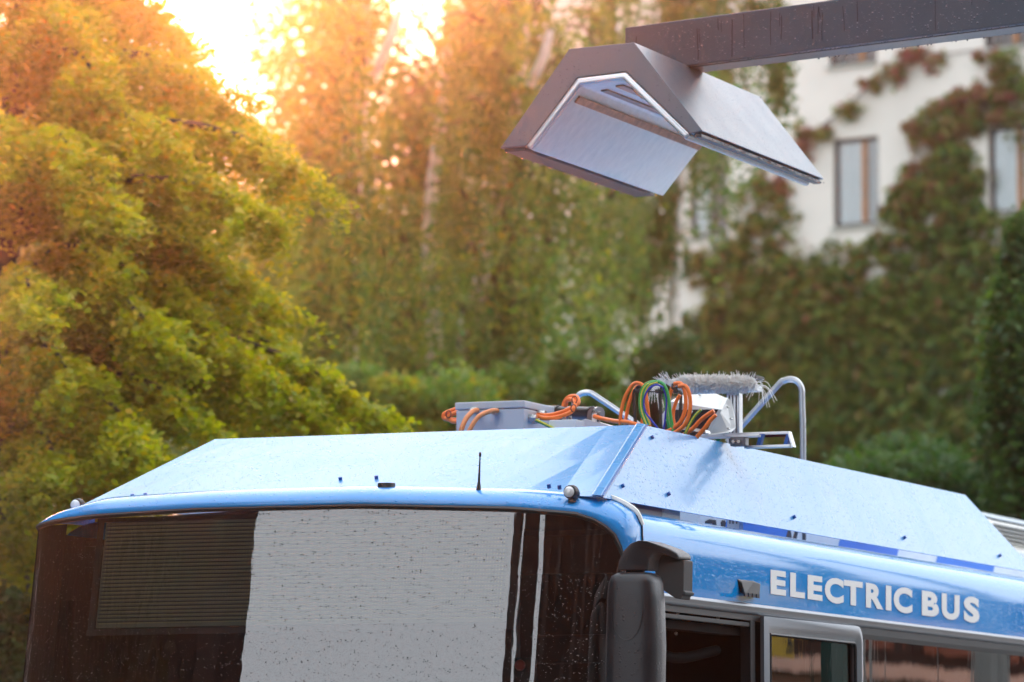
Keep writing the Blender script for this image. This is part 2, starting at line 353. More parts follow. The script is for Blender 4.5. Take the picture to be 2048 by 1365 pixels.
# ---- big linden-like tree at the left, its boughs layered and drooping
TB = at(40, 1620, 29); TB[2] = 0
lt = empty('linden_tree', TB, 'large leafy tree with layered drooping boughs at left, upper leaves coloured orange to stand in for sun glow', 'tree')
top = at(40, 0, 29)+np.array([0, 0, .1])
tr = MB().tube([TB, TB+np.array([.1, 0, 2.2]), TB+np.array([-.15, .1, 4.5]), top], [.22, .18, .12, .05], 12, smooth=5); tr.build('trunk', 'bark', lt, TB, smooth=True)
boughs = []   # (end x, end y, depth, start height offset px, rise)
spec = [(455, 225, 29, 60), (385, 110, 30, 40), (270, 40, 29.5, 30), (645, 365, 28.2, 40), (560, 455, 27.6, 20), (500, 565, 28.6, 30), (590, 645, 29.2, 60), (765, 838, 28, 90),
        (640, 760, 28.8, 60), (340, 700, 26.8, 80), (240, 560, 27.2, 20), (430, 870, 27, 60), (560, 770, 27.6, 80), (150, 790, 26.4, 60), (330, 300, 27.8, 40), (210, 180, 28, 40), (230, 420, 27, 40),
        (150, 330, 27, 30), (120, 60, 28.4, 20), (470, 400, 29.8, 40), (400, 640, 28, 60), (280, 880, 26.4, 60), (120, 960, 26.2, 60), (480, 720, 30, 50), (350, 480, 29.5, 40), (60, 620, 26.2, 60),
        (300, 960, 27, 50), (100, 1100, 26.5, 60), (600, 870, 29.5, 50), (200, 1000, 28, 50), (60, 1230, 27, 50), (130, 1300, 27.5, 50), (-40, 300, 27, 40), (-60, 800, 27, 40), (-80, 1150, 27, 40), (560, 300, 31, 40), (150, -60, 29, 10), (210, -110, 29.5, 10), (80, -140, 29, 0), (-60, -60, 29, 0), (-160, 100, 28, 0), (-260, 400, 28, 0), (-300, 800, 28, 0), (400, 1000, 29, 30), (380, 180, 31, 30), (250, 780, 29.5, 40), (690, 880, 29, 60)]
LP, LT, LS = [], [], []
limb = MB()
for (ex, ey, D, dr) in spec:
    end = at(ex, ey+random.uniform(-6, 6), D)
    L = math.hypot(ex-40, 200)/9520*D
    sy = min(ey-.10*abs(ex-40)-dr*.6+60, 1250)
    st = at(40, sy, 29); st[2] = min(st[2], top[2])
    C = arc_pts(st, end, .35+.10*L+dr/9520*D, 26)
    limb.tube(C[:22:3], [.05, .012], 5)
    # side shoots off the bough, each a fan of drooping leaves
    nsub = int(24+L*14)
    for k in range(nsub):
        t = .12+.88*(k/nsub)**.85; i = min(int(t*25), 24); f = t*25-i; p = C[i]*(1-f)+C[min(i+1, 25)]*f
        w = .40*(1-.55*t)+.08
        az = random.uniform(0, 2*math.pi); ln = w*random.uniform(.35, 1.1)
        tip = p+np.array([math.cos(az)*ln, math.sin(az)*ln, random.uniform(-.75, -.15)*ln-.03])
        tip += (C[-1]-C[0])/np.linalg.norm(C[-1]-C[0])*random.uniform(.05, .35)*ln
        Q = arc_pts(p, tip, .10*ln+.03, 9)
        n = int(135*ln/.4)+26
        q = Q[rng.integers(1, 9, n)]
        off = rng.normal(size=(n, 3))*np.array([.035, .035, .022]); drop = rng.exponential(.06, n)
        q = q+off; q[:, 2] -= drop
        LP.append(q); base_t = .15+random.uniform(-.12, .16)
        hz = np.clip((q[:, 2]-3.8)/3.2, 0, 1.2)  # orange rises with height: sun glow put into the leaf colour
        LT.append(base_t+.24*hz**1.3+rng.normal(size=n)*.08+.30*np.exp(-drop/.04)*(t > .35)*(ln < .4)+.10*t)  # leaves on the bough ridge tinted lighter, as if lit from above
LP = np.vstack(LP); LT = np.concatenate(LT); note('linden', len(LP))
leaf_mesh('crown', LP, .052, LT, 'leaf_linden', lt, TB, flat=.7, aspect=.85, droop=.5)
limb.build('limb', 'bark', lt, TB, smooth=True)

# ---- birches: white trunks, hanging strands of small leaves
def birch(label, trunk, D, cx, cw, ytop, ybot, nb, tint0, glow_tint=0, dens=1.0, seed=1, dark=0, strand=(.5, 1.8), extra=(), more=(), front=.9):
    r = random.Random(seed)
    pts = [at(x, y, D) for x, y in trunk]; base = pts[0].copy(); base[2] = 0; base[0] = pts[0][0]
    t_ = empty('birch_tree', base, label, 'tree', 'birch trees behind the bus')
    fr_off = np.array([0, -front, 0]); MB().tube([base+fr_off, *[p+fr_off for p in pts]], [.10, *[.095-.05*i/len(pts) for i in range(len(pts))]], 10, smooth=4).build('trunk', 'birch_bark', t_, base, smooth=True)
    lm = MB(); P, T = [], []
    for (xa, ya, xb, yb) in extra: MB().tube([at(xa, ya, D-1.2), at((xa+xb)/2+6, (ya+yb)/2, D-1.3), at(xb, yb, D-1.3)], [.06, .04], 8, smooth=3).build('branch', 'birch_bark', t_, base, smooth=True)
    for k in range(nb):
        y = ytop+(ybot-ytop)*((k+.5)/nb); sx = np.interp(y, [p[1] for p in trunk][::-1], [p[0] for p in trunk][::-1])
        w = cw*(1-.25*abs((y-ytop)/(ybot-ytop)-.5))
        ex = cx+r.uniform(-1, 1)*w; ey = y+r.uniform(-30, 60)
        a = at(sx, y+120, D); c = at(ex, ey, D+r.uniform(-2.2, 2.2)); C = arc_pts(a, c, .7+r.random()*.5, 14)
        lm.tube(C[::2], [.035, .008], 4)
        for q in range(int(11*dens)):
            i = 3+int(r.random()*10.9); p = C[i]+np.array([r.gauss(0, .22), r.gauss(0, .3), r.gauss(0, .12)])
            ln = r.uniform(*strand)*(.5+.5*r.random()); n = int(27*ln)+6
            tt = rng.random(n); s = p[None]+np.stack([rng.normal(size=n)*.05+tt*r.uniform(-.1, .1), rng.normal(size=n)*.05, -tt*ln], 1)
            s += rng.normal(size=(n, 3))*.04; P.append(s)
            h = np.clip((s[:, 2]-6.0)/5.5, 0, 1.2)
            wz = glow_tint*h*np.clip((s[:, 1]*-.005-s[:, 0])/3.0, 0, 1)  # higher leaves towards the left tinted orange, glow painted into them
            T.append(tint0+r.uniform(-.2, .2)+rng.normal(size=n)*.08+.5*wz-dark+(rng.random(n) < .02)*.3)
    for (xa, ya, xb, yb, rad) in more:
        C = arc_pts(at(xa, ya-120, D), at(xb, ya, D), .5, 8); lm.tube(C, [.03, .008], 4)
        for q in range(16):
            p = at(xb+r.gauss(0, rad), ya+r.uniform(0, .5)*(yb-ya), D+r.uniform(-.3, .3)); ln = (yb-ya)/9520*D*r.uniform(.3, .6); n = int(ln*60)+8; tt = rng.random(n)
            P.append(p+np.stack([rng.normal(size=n)*.07, rng.normal(size=n)*.07, -tt*ln], 1)); T.append(tint0+rng.normal(size=n)*.1)
    P = np.vstack(P); T = np.concatenate(T); note('birch', len(P))
    leaf_mesh('crown', P, .092, T, 'leaf_birch', t_, base, flat=.2, aspect=.8, droop=1)
    lm.build('limb', 'bark', t_, base, smooth=True)
birch('birch with a white trunk leaning right beside the charging hood', [(930, 760), (950, 640), (975, 500), (1012, 330), (1044, 150), (1050, -120)], 50, 1010, 180, -80, 900, 84, .30, glow_tint=0, seed=3, dens=.92, front=.35, extra=((1060, 170, 1100, 60),))
birch('birch with its pale trunk showing high up left of the hood', [(872, 760), (858, 560), (868, 380), (890, 200), (905, -120)], 53, 800, 200, 20, 880, 78, .32, glow_tint=.3, seed=4, dens=1.0, front=.7)
birch('birch with sun glow tinted into its leaves, right of the bright sky gap', [(700, 760), (700, 500), (720, 250), (740, -120)], 48, 615, 130, -120, 760, 56, .36, glow_tint=.9, seed=5, dens=1.0, front=0, extra=((745, 150, 800, 20),))
birch('birch with dark hanging strands in front of the white wall', [(1345, 900), (1350, 600), (1362, 300), (1370, -120)], 62, 1400, 150, -220, 250, 14, .14, seed=6, dens=1.3, front=0, strand=(.8, 2.4), more=((1420, -60, 1550, 180, 12), (1420, 60, 1558, 290, 8), (1420, -20, 1512, 130, 14), (1420, -80, 1340, 260, 16), (1420, 250, 1330, 620, 14), (1420, 300, 1265, 690, 16), (1420, 330, 1300, 800, 14)))
birch('birch standing behind the hood with drooping branches', [(1200, 900), (1205, 600), (1215, 300), (1230, -120)], 57, 1190, 105, -80, 800, 44, .24, seed=7, dens=.8, front=0)

# ---- bushes and background trees
def blob_tree(name, label, cat, x, y, D, rx, rz, n, m, size, t0, group=None, seed=1, lobes=16, ry=None, trunk=True, glow_tint=0):
    r = np.random.default_rng(seed); c = at(x, y, D); sc = D/9520; RX, RZ = rx*sc, rz*sc; RY = ry or RX
    base = np.array([c[0], c[1], 0]); t_ = empty(name, base, label, cat, group)
    P, T = [], []
    for k in range(lobes):
        d = r.normal(size=3); d /= np.linalg.norm(d); rad = r.uniform(.45, .85)
        lc = c+d*rad*np.array([RX, RY, RZ]); lr = r.uniform(.28, .5)
        nn = n//lobes; q = r.normal(size=(nn, 3)); q /= np.linalg.norm(q, axis=1)[:, None]; q *= (r.random((nn, 1))**.35)*lr
        q = lc+q*np.array([RX, RY, RZ])*(1+.3*r.normal(size=(nn, 1))*.3); P.append(q)
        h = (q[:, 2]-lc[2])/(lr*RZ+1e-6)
        T.append(t0+r.uniform(-.16, .16)+.12*h+r.normal(size=nn)*.08+glow_tint*np.clip((q[:, 2]-c[2]+RZ)/(2*RZ), 0, 1))  # last term paints the glow as orange towards the crown top
    P = np.vstack(P); T = np.concatenate(T); keep = P[:, 2] > .05; note(name, int(keep.sum()))
    leaf_mesh('crown', P[keep], size, T[keep], m, t_, base, flat=.4, droop=.3)
    if trunk: MB().tube([base, base+np.array([.1, 0, c[2]*.6]), c], [.2, .15, .06], 8, smooth=3).build('trunk', 'bark', t_, base, smooth=True)
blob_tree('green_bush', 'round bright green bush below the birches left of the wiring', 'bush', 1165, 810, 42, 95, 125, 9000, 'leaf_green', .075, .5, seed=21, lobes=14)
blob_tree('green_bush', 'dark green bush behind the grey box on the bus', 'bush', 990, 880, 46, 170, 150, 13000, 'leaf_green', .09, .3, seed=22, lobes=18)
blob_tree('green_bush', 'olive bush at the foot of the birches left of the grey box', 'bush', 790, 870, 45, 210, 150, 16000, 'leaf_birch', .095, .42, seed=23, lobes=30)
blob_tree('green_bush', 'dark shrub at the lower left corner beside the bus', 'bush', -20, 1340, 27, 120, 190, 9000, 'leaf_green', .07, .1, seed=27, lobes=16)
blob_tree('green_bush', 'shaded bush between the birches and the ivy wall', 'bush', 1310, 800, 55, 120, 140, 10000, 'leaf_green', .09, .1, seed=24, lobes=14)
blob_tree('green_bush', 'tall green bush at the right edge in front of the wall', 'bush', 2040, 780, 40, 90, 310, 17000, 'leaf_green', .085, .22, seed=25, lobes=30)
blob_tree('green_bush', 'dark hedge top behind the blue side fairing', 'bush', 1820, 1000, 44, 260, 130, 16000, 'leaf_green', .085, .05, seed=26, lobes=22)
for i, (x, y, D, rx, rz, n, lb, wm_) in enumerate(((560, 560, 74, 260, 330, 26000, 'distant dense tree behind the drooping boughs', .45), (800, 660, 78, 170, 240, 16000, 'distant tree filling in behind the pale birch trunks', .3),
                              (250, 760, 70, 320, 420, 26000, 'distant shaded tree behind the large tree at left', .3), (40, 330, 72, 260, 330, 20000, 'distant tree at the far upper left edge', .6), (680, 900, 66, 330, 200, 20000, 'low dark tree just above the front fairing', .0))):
    blob_tree('background_tree', lb, 'tree', x, y, D, rx, rz, n, 'leaf_birch', .13, .2, 'trees far behind the bus', seed=40+i, lobes=40, glow_tint=wm_)

# ---- climbing vine on the wall: leaves a few centimetres to a hand off the plaster
def vine(label, blobs, n, red, seed, stems=()):
    r = np.random.default_rng(seed); base = wl(0, 0, .05); t_ = empty('climbing_vine', base, label, 'vine', 'climbing vines on the white wall')
    P, T = [], []; area = [b[2]*b[3]*b[4] for b in blobs]; tot = sum(area)
    for b, a in zip(blobs, area):
        x, y, rx, ry, dn, rd = b; nn = int(n*a/tot)
        k = max(8, int(rx*ry/110)); cen = r.uniform(-1, 1, (k, 2)); cen = cen[(cen**2).sum(1) < 1]
        if len(cen) == 0: cen = np.zeros((1, 2))
        for c in cen:
            m_ = nn//len(cen); off = r.normal(size=(m_, 2))*np.array([7, 7.5])*r.uniform(.4, 1.7, 2); px = x+c[0]*rx+off[:, 0]; py = y+c[1]*ry+off[:, 1]
            s0, z0 = wall_pt(x+c[0]*rx, y+c[1]*ry); sc = 1/98.
            s = s0-off[:, 0]/73.0; z = z0-off[:, 1]/98.0
            bulge = r.uniform(.02, .30); o = .03+np.abs(r.normal(size=m_))*.06+bulge*np.exp(-(off**2).sum(1)/120)
            P.append(W0+s[:, None]*WD+o[:, None]*WN+z[:, None]*np.array([0, 0, 1])); tt = rd+r.uniform(-.38, .34)
            T.append(tt+r.normal(size=m_)*.2-.24)
    P = np.vstack(P); T = np.concatenate(T); keep = np.ones(len(P), bool); q = P-W0; s = q@WD; z = q[:, 2]
    for (a, b_, c, d, kd) in wins:
        cov = .93 if kd in ('blind', 'open', 'top') else .45
        ins = (s > a) & (s < b_) & (z > c) & (z < d) & (r.random(len(s)) < cov); keep &= ~ins
    P, T = P[keep], T[keep]; note('vine', len(P))
    leaf_mesh('foliage', P, .13, T, 'leaf_vine', t_, base, flat=.1, droop=1.2, aspect=.9)
    sm = MB()
    for st in stems:
        pts = [wl(*wall_pt(x, y), .05) for x, y in st]; sm.tube(pts, [.03, .012], 4, smooth=4)
    sm.build('stem', 'bark', t_, base)
vine('dense green vine covering the lower wall, reddish along its upper edge', [(1640, 780, 260, 160, 1.1, .40), (1850, 760, 220, 200, 1.1, .40), (1560, 640, 140, 90, 1, .5), (1780, 560, 200, 90, 1.1, .52), (1500, 560, 90, 90, .9, .5), (1525, 440, 80, 70, .6, .58), (1440, 700, 80, 110, .8, .45), (1950, 560, 110, 100, 1, .45),
      (1700, 850, 330, 150, .55, .40), (1480, 830, 110, 140, .8, .4), (1850, 650, 150, 100, .6, .45), (1620, 700, 150, 90, .6, .42), (1600, 900, 300, 80, 1.1, .35), (1900, 920, 200, 90, 1, .3), (1600, 560, 90, 60, .8, .45)], 72000, .3, 31, stems=(((1600, 1000), (1620, 700), (1700, 520)), ((1900, 1000), (1840, 700), (1800, 500))))
vine('thin red vine runner climbing diagonally under the mast arm', [(1540, 370, 36, 26, .6, .8), (1640, 262, 36, 12, .8, .85), (1695, 218, 24, 12, .8, .85), (1750, 172, 36, 8, .7, .86), (1820, 112, 46, 8, .8, .88), (1800, 135, 20, 18, .6, .85), (1880, 125, 18, 10, .6, .8), (1600, 305, 26, 20, .7, .8)], 1700, .8, 32, stems=(((1500, 440), (1600, 300), (1700, 210), (1800, 130), (1960, 100)),))
vine('reddish green vine hanging round the right-hand window', [(1870, 270, 60, 36, .8, .72), (1940, 225, 80, 40, .9, .76), (2030, 190, 60, 50, .9, .78), (1990, 130, 60, 20, .5, .85), (1840, 430, 70, 70, 1, .62), (1830, 370, 50, 50, 1, .76), (1930, 360, 60, 70, 1, .55), (2050, 300, 30, 60, .7, .6), (1970, 470, 90, 50, .9, .5)], 13500, .6, 33, stems=(((1850, 560), (1860, 380), (1950, 230), (2060, 160)),))
vine('sparse red vine shoots left of the birch strands', [(1330, 500, 60, 40, .6, .9), (1230, 590, 40, 30, .5, .85), (1060, 560, 60, 40, .3, .6), (1440, 540, 60, 40, .8, .6)], 1800, .8, 34)

# ------------------------------------------------------------------ charging mast
HV = 2.0
oL, oTL, oTR, oR = [bp(x, y, v=HV) for x, y in ((1000, 297), (1138, 98), (1268, 85), (1405, 262))]
iL, iTL, iTR, iR = [bp(x, y, v=HV) for x, y in ((1052, 292), (1155, 156), (1252, 144), (1380, 268))]
HL = .5*(bp(1640, 357, u=oR[0])[1]+bp(1290, 388, u=oL[0]+.03)[1])-HV
print('hood length', HL, oL, oTL, oTR, oR, bp(1640, 357, u=oR[0]), bp(1290, 388, u=oL[0]))
ztip = .5*(oL[2]+oR[2]); zt = .5*(oTL[2]+oTR[2])
oL = (oL[0], HV, oL[2]); cx = .5*(oL[0]+oR[0])
mast = empty('charging_mast', bus_to_w((5.2, -2.6, 0)), 'grey overhead bus charging mast with a roof-shaped hood, above the blue bus', 'charging station')
MW = Matrix.Translation(Vector(bus_to_w((5.2, -2.6, 0))))
def mast_build(mb, name, m, parent=mast, **k):
    mb.v = [tuple(bus_to_w(p)-np.array(mast.location)) for p in mb.v]; return mb.build(name, m, parent, **k)
P3 = lambda p, v=HV: (p[0], v, p[2])
hood = mast_build(MB().prism([oL, oTL, oTR, oR, iR, iTR, iTL, iL], (0, HL, 0)), 'hood', 'mast_paint', bevel=.004)
def inset(pts, d):
    "offset the open inner profile inwards (towards the cavity)"
    out = []
    q = [np.array([p[0], p[2]]) for p in pts]
    for i, p in enumerate(q):
        ns = []
        for a, b in ((i-1, i), (i, i+1)):
            if a >= 0 and b < len(q): e = q[b]-q[a]; e /= np.linalg.norm(e); ns.append(np.array([e[1], -e[0]]))
        nn = sum(ns); nn /= np.linalg.norm(nn); out.append(p+nn*d/max(nn@ns[0], .5))
    return [(a[0], 0, a[1]) for a in out]
inner = [iL, iTL, iTR, iR]; i0 = inset(inner, .003); i1 = inset(inner, .034); i2 = inset(inner, .040)
def strip(profile_a, profile_b, v0, dv):
    A = [(p[0], v0, p[2]) for p in profile_a]; B = [(p[0], v0, p[2]) for p in profile_b]
    return MB().prism(A+B[::-1], (0, dv, 0))
mast_build(strip(i0, i1, HV+.012, HL-.024), 'liner', 'steel_liner', hood, bevel=.010, seg=3, smooth=True)
lip = strip(inset(inner, .002), inset(inner, .030), HV-.006, .022); mast_build(lip, 'liner_edge', 'white_edge', hood, bevel=.009, seg=3, smooth=True)
def slope_strip(pa, pb, t0, t1, lift, v0, v1, name, m):
    a = np.array([pa[0], pa[2]]); b = np.array([pb[0], pb[2]]); e = b-a; n = np.array([e[1], -e[0]])/np.linalg.norm(e)
    c = [a+e*t0, a+e*t1, a+e*t1+n*lift, a+e*t0+n*lift]
    mast_build(MB().prism([(q[0], v0, q[1]) for q in c], (0, v1-v0, 0)), name, m, hood, bevel=.002)
slope_strip(i1[0], i1[1], .77, .87, .010, HV+.05, HV+HL-.03, 'contact_strip', 'copper')
slope_strip(i1[1], i1[2], .15, .32, .008, HV+.16, HV+HL-.2, 'contact_strip', 'copper'); slope_strip(i1[1], i1[2], .62, .82, .008, HV+.10, HV+HL-.2, 'contact_strip', 'copper')
slope_strip(i1[2], i1[3], .12, .26, .010, HV+.05, HV+HL-.03, 'contact_strip', 'copper')
for a, b in ((oL, iL), (oR, iR)):
    m_ = MB(); x0 = min(a[0], b[0])+.012; x1 = max(a[0], b[0])-.012; z = min(a[2], b[2])-.004
    m_.box((x0, HV+.02, z-.010), (x1, HV+HL-.02, z+.006)); mast_build(m_, 'bottom_rail', 'mast_edge', hood, bevel=.003)
mast_build(MB().box((oTR[0]-.004, HV+HL, oTR[2]-.05), (oTR[0]+.004, HV+HL+.01, oTR[2])), 'end_plate', 'mast_edge', hood)
# drops of rain hanging from the lower edges
dm = MB()
for k in range(70):
    v = HV+random.random()*HL
    for p, q in ((oR, iR), (oL, iL)):
        dm.ball((p[0]+(q[0]-p[0])*random.random()*.25, v, p[2]-.014-random.random()*.004), random.uniform(.002, .0042), n=6, m=4)
o = mast_build(dm, 'water_drops', 'rain_drop', hood, smooth=True); o['kind'] = 'stuff'
# beam: level, runs right and towards the camera
AZB = math.radians(129.7); BD = np.array([math.sin(AZB), math.cos(AZB), 0]); BN = np.array([BD[1], -BD[0], 0]); BN = BN if BN[1] > 0 else -BN
zb = zt+.002
d0 = ray(1250, 57)
pbm = bus_to_w(bp(1372, 132, z=zb))            # front lower edge crosses the hood's top plate here
# its left end in plan
c = CAM-pbm; nrm_ = BN; dd = ray(1250, 100); t = -(c@nrm_)/(dd@nrm_); end = CAM+t*dd; end[2] = zb
hh = (CAM+(-(c@nrm_)/(ray(1372, 39)@nrm_))*ray(1372, 39))[2]-zb
bw = .20
print('beam', pbm, end, hh)
Lb = 9.5
sec = [end, end+BN*bw, end+BN*bw+np.array([0, 0, hh]), end+np.array([0, 0, hh])]
ml = np.array(mast.location)
MB().prism([s-ml for s in sec], BD*Lb).build('arm', 'mast_paint', mast, bevel=.006)
MB().prism([s+BD*.1-ml+np.array([0, 0, -.003]) for s in [end+BN*.03, end+BN*.05, end+BN*.05+np.array([0, 0, .002]), end+BN*.03+np.array([0, 0, .002])]], BD*(Lb-.4)).build('seam', 'mast_edge', mast)
dm = MB()
for k in range(230):
    p = end+BD*(.5+random.random()*4)+BN*random.choice((.004, .012, bw-.01))-ml; dm.ball((p[0], p[1], zb-.003), random.uniform(.002, .0045), n=6, m=4)
o = dm.build('water_drops', 'rain_drop', mast, smooth=True); o['kind'] = 'stuff'
dr = MB()
for k in range(26):
    s_ = random.choice((random.uniform(.06, 1.3), random.uniform(.06, 1.3), random.uniform(1.3, 3.6))); z1 = zb+hh*random.uniform(.75, .98); z0 = z1-hh*random.uniform(.2, .85); w = random.uniform(.0012, .0026); z0 = max(z0, zb+.01)
    zz_ = np.linspace(z1, z0, 7); off = np.cumsum([random.uniform(-.002, .002) for _ in zz_])
    dr.grid([[end+BD*(s_+o+q)-BN*.003+np.array([0, 0, z-zb])-ml for q in (-w, w)] for z, o in zip(zz_, off)])
o = dr.build('drip_marks', 'mast_edge', mast); o['kind'] = 'stuff'
pend = end+BD*(Lb-.35)+BN*bw/2
pc = pend-ml
MB().prism([pc+BD*.17*a+BN*.17*b+np.array([0, 0, -pc[2]]) for a, b in ((-1, -1), (1, -1), (1, 1), (-1, 1))], (0, 0, zb+hh+.02)).build('pole', 'mast_paint', mast, bevel=.02)
MB().prism([pc+BD*.3*a+BN*.3*b+np.array([0, 0, -pc[2]]) for a, b in ((-1, -1), (1, -1), (1, 1), (-1, 1))], (0, 0, .05)).build('base_plate', 'mast_edge', mast, bevel=.005)

# ------------------------------------------------------------------ the bus (local x = across, y = length, z = up)
bus = empty('electric_bus', BO, 'blue electric bus seen from the front corner, with rain-wet roof fairings and ELECTRIC BUS lettering', 'bus', rz=-TH)
BWD, BLEN = 2.55, 12.0
def vf(u, z, D=.30, n=2.8, lean=.2):
    s = min(abs(u-1.275)/1.275, .99995); return D*(1-(1-s**n)**(1/n))-lean*(2.95-z)
ztab = ([0, .03, .15, .34, .82, 1.5, 2.109, 2.262, 2.361, 2.426, 2.463, 2.495, 2.514, 2.521], [2.905, 2.915, 2.932, 2.945, 2.958, 2.957, 2.932, 2.918, 2.908, 2.885, 2.86, 2.828, 2.794, 2.76])
def ztop(u): return float(np.interp(u, *ztab))
# windshield
us = np.concatenate([1.275-1.275*np.linspace(1, 0, 22)**.62*1, 1.275+1.246*np.linspace(0, 1, 26)[1:]**.62])
us = np.clip(us, .0005, 2.521)
rows = []
for k in np.linspace(0, 1, 26):
    rows.append([(u, vf(u, 1.1+(ztop(u)-1.1)*k), 1.1+(ztop(u)-1.1)*k) for u in us])
ws = MB().grid(rows).build('windshield', 'windshield_glass', bus, smooth=True)
# rubber seal along the top and right edge
def edge_path():
    pts = [(u, ztop(u)) for u in us]+[(2.525, z) for z in (2.73, 2.7, 2.6, 2.4, 2.1, 1.7, 1.1)]
    return pts
ep = edge_path()
MB().tube([(u, vf(u, z)-.002, z) for u, z in ep], .011, 6).build('windshield_seal', 'rubber', bus, smooth=True)
# front mask: blue crown above the glass and down the right-hand pillar
rws = []
prof = [(0, 0), (-.010, .010), (-.002, .030), (.030, .056), (.075, .074), (.13, .084), (.22, .090), (.45, .095)]
top_path = [(u, ztop(u)) for u in us if u < 2.36]
for (u, z) in top_path:
    cr = 1
    if u < .35: cr = .45+.55*u/.35
    rws.append([(u if u > .05 else u-.0+.02*(i > 2), vf(u, 2.95)-.0*i+dv+(.0), z+dz*cr) for i, (dv, dz) in enumerate(prof)])
# corner and pillar: section turns from 'up and back' to 'right and back'
def corner(u, z, a):      # a 0..1 turn
    out = []
    for (dv, dz) in prof[:6]:
        ex = dz*math.sin(a*math.pi/2)*1.05; ez = dz*math.cos(a*math.pi/2)
        out.append((min(u+ex, 2.549), vf(min(u, 2.536), min(z, 2.95))+dv*(1-.45*a)+.01*a*(dz > .05), z+ez))
    x, y, zz = out[-1]
    out.append((min(x+.003, 2.551), y+.04, zz+.002*(1-a))); out.append((min(x+.004, 2.552), y+.06, zz+.003*(1-a)))
    return out
cp = [(2.385, 2.901, .15), (2.426, 2.885, .34), (2.463, 2.862, .52), (2.494, 2.830, .68), (2.512, 2.795, .82), (2.520, 2.75, .92), (2.526, 2.69, 1), (2.526, 2.6, 1), (2.526, 2.3, 1), (2.526, 1.1, 1)]
for (u, z, a) in cp: rws.append(corner(u, z, a))
MB().grid(rws).build('front_mask', 'blue_paint', bus, smooth=True, auto=1.4)
seam = [r[-2] for r in rws[-9:]]
MB().tube([(p[0]+.002, p[1], p[2]) for p in seam], .004, 6).build('mask_seam', 'rubber', bus, smooth=True)
sl = [rws[-11][-2], rws[-10][-2], rws[-9][-2], rws[-8][-2], rws[-7][-2]]
MB().tube([(p[0]+.003, p[1]+.004, p[2]+.004) for p in sl], [.010, .012, .012, .008], 6, smooth=3).build('sealant_bead', 'case_white', bus, smooth=True)
# side: upper band curving into the roof, body below the windows, roof skin
sec = [(2.550, 2.628), (2.552, 2.70), (2.552, 2.805), (2.549, 2.842), (2.538, 2.878), (2.512, 2.908), (2.472, 2.929), (2.42, 2.945), (2.36, 2.952), (2.28, 2.958), (1.275, 3.0)]
vs_ = [.14+.1, .6, 1.2, 2, 3, 4, 5, 6.5, 8, 10, BLEN]
cut = lambda u, z, k: (u, (.20 if z < 2.8 else .20+.12*min((z-2.8)/.15, 1)) if k == 0 else vs_[k], z)
MB().grid([[cut(u, z, k) for (u, z) in sec] for k in range(len(vs_))]).build('side_panel', 'blue_side', bus, smooth=True)
MB().grid([[(2.55-u, vs_[k]+.2 if k == 0 else vs_[k], z) for (u, z) in sec] for k in range(len(vs_))]).build('side_panel', 'blue_side', bus, smooth=True)
MB().box((2.50, .25, .35), (2.55, BLEN, 1.35)).build('lower_side_panel', 'blue_side', bus, bevel=.01)
MB().box((0.0, .45, .35), (.05, BLEN, 2.64)).build('lower_side_panel', 'interior_dark', bus, bevel=.01)
MB().box((0.0, .33, 1.1), (.03, BLEN-.1, 2.9)).build('window_wall', 'interior_dark', bus)
MB().grid([[(u, vf(u, z)+.022, z) for u in np.linspace(.004, .20, 12)] for z in (1.1, 1.8, 2.4, 2.92)]).build('corner_pillar', 'interior_dark', bus, smooth=True)
MB().tube([(.004, vf(.001, z)+.01, z) for z in (1.1, 1.6, 2.2, 2.6, 2.9)], .016, 8).build('corner_seal', 'rubber', bus, smooth=True)
MB().box((0.02, BLEN-.05, .35), (2.53, BLEN, 3.0)).build('rear_panel', 'blue_side', bus, bevel=.01)
MB().box((.05, .3, .35), (2.5, BLEN-.06, .45)).build('floor', 'interior_dark', bus)
MB().box((.06, .55, 2.86), (2.44, BLEN-.06, 2.88)).build('ceiling', 'interior_grey', bus)
fr_ = []
for z in (.35, .6, 1.0, 1.1): fr_.append([(u, vf(u, 1.1)+.002, z) for u in np.linspace(.02, 2.53, 30)])
MB().grid(fr_).build('front_panel', 'blue_paint', bus, smooth=True)
MB().box((.06, 3.0, .45), (2.48, 3.03, 2.84)).build('bulkhead', 'interior_dark', bus)
for vv in (1.4, 8.6):
    for uu in (.02, 2.28):
        w = MB().tube([(uu, vv+1, .48), (uu+.26, vv+1, .48)], .48, 24).build('wheel', 'rubber', bus, smooth=True)
        MB().tube([(uu+(.24 if uu > 1 else -.02), vv+1, .48), (uu+(.28 if uu > 1 else .02), vv+1, .48)], .27, 20).build('rim', 'steel', w, smooth=True)
# destination display behind the glass
pl = []
for z in (2.505, 2.92): pl.append([(u, vf(u, z)+.065, z) for u in np.linspace(.37, 2.10, 30)])
disp = MB().grid(pl).build('destination_display', 'led_board', bus, smooth=True)
fm = MB()
for z0, z1 in ((2.475, 2.500), (2.925, 2.94)): fm.grid([[(u, vf(u, z)+.058, z) for u in np.linspace(.33, 2.14, 30)] for z in (z0, z1)])
for u0, u1 in ((.335, .365), (2.105, 2.135)): fm.grid([[(u, vf(u, z)+.058, z) for u in (u0, u1)] for z in (2.475, 2.94)])
fm.build('display_frame', 'interior_grey', disp)
st_ = MB(); dt = MB()
for i in range(26):
    z = 2.522+i*.0152
    st_.grid([[(u, vf(u, z)+o_, z+dz) for u in np.linspace(.38, 2.09, 20)] for o_, dz in ((.064, .0035), (.056, .0060), (.056, .0078), (.064, .0085))])
    for u in np.arange(.39, 2.085, .0122):
        y = vf(u, z)+.0615; dt.add([(u-.0017, y, z-.0017), (u+.0017, y, z-.0017), (u+.0017, y, z+.0017), (u-.0017, y, z+.0017)], [(0, 1, 2, 3)])
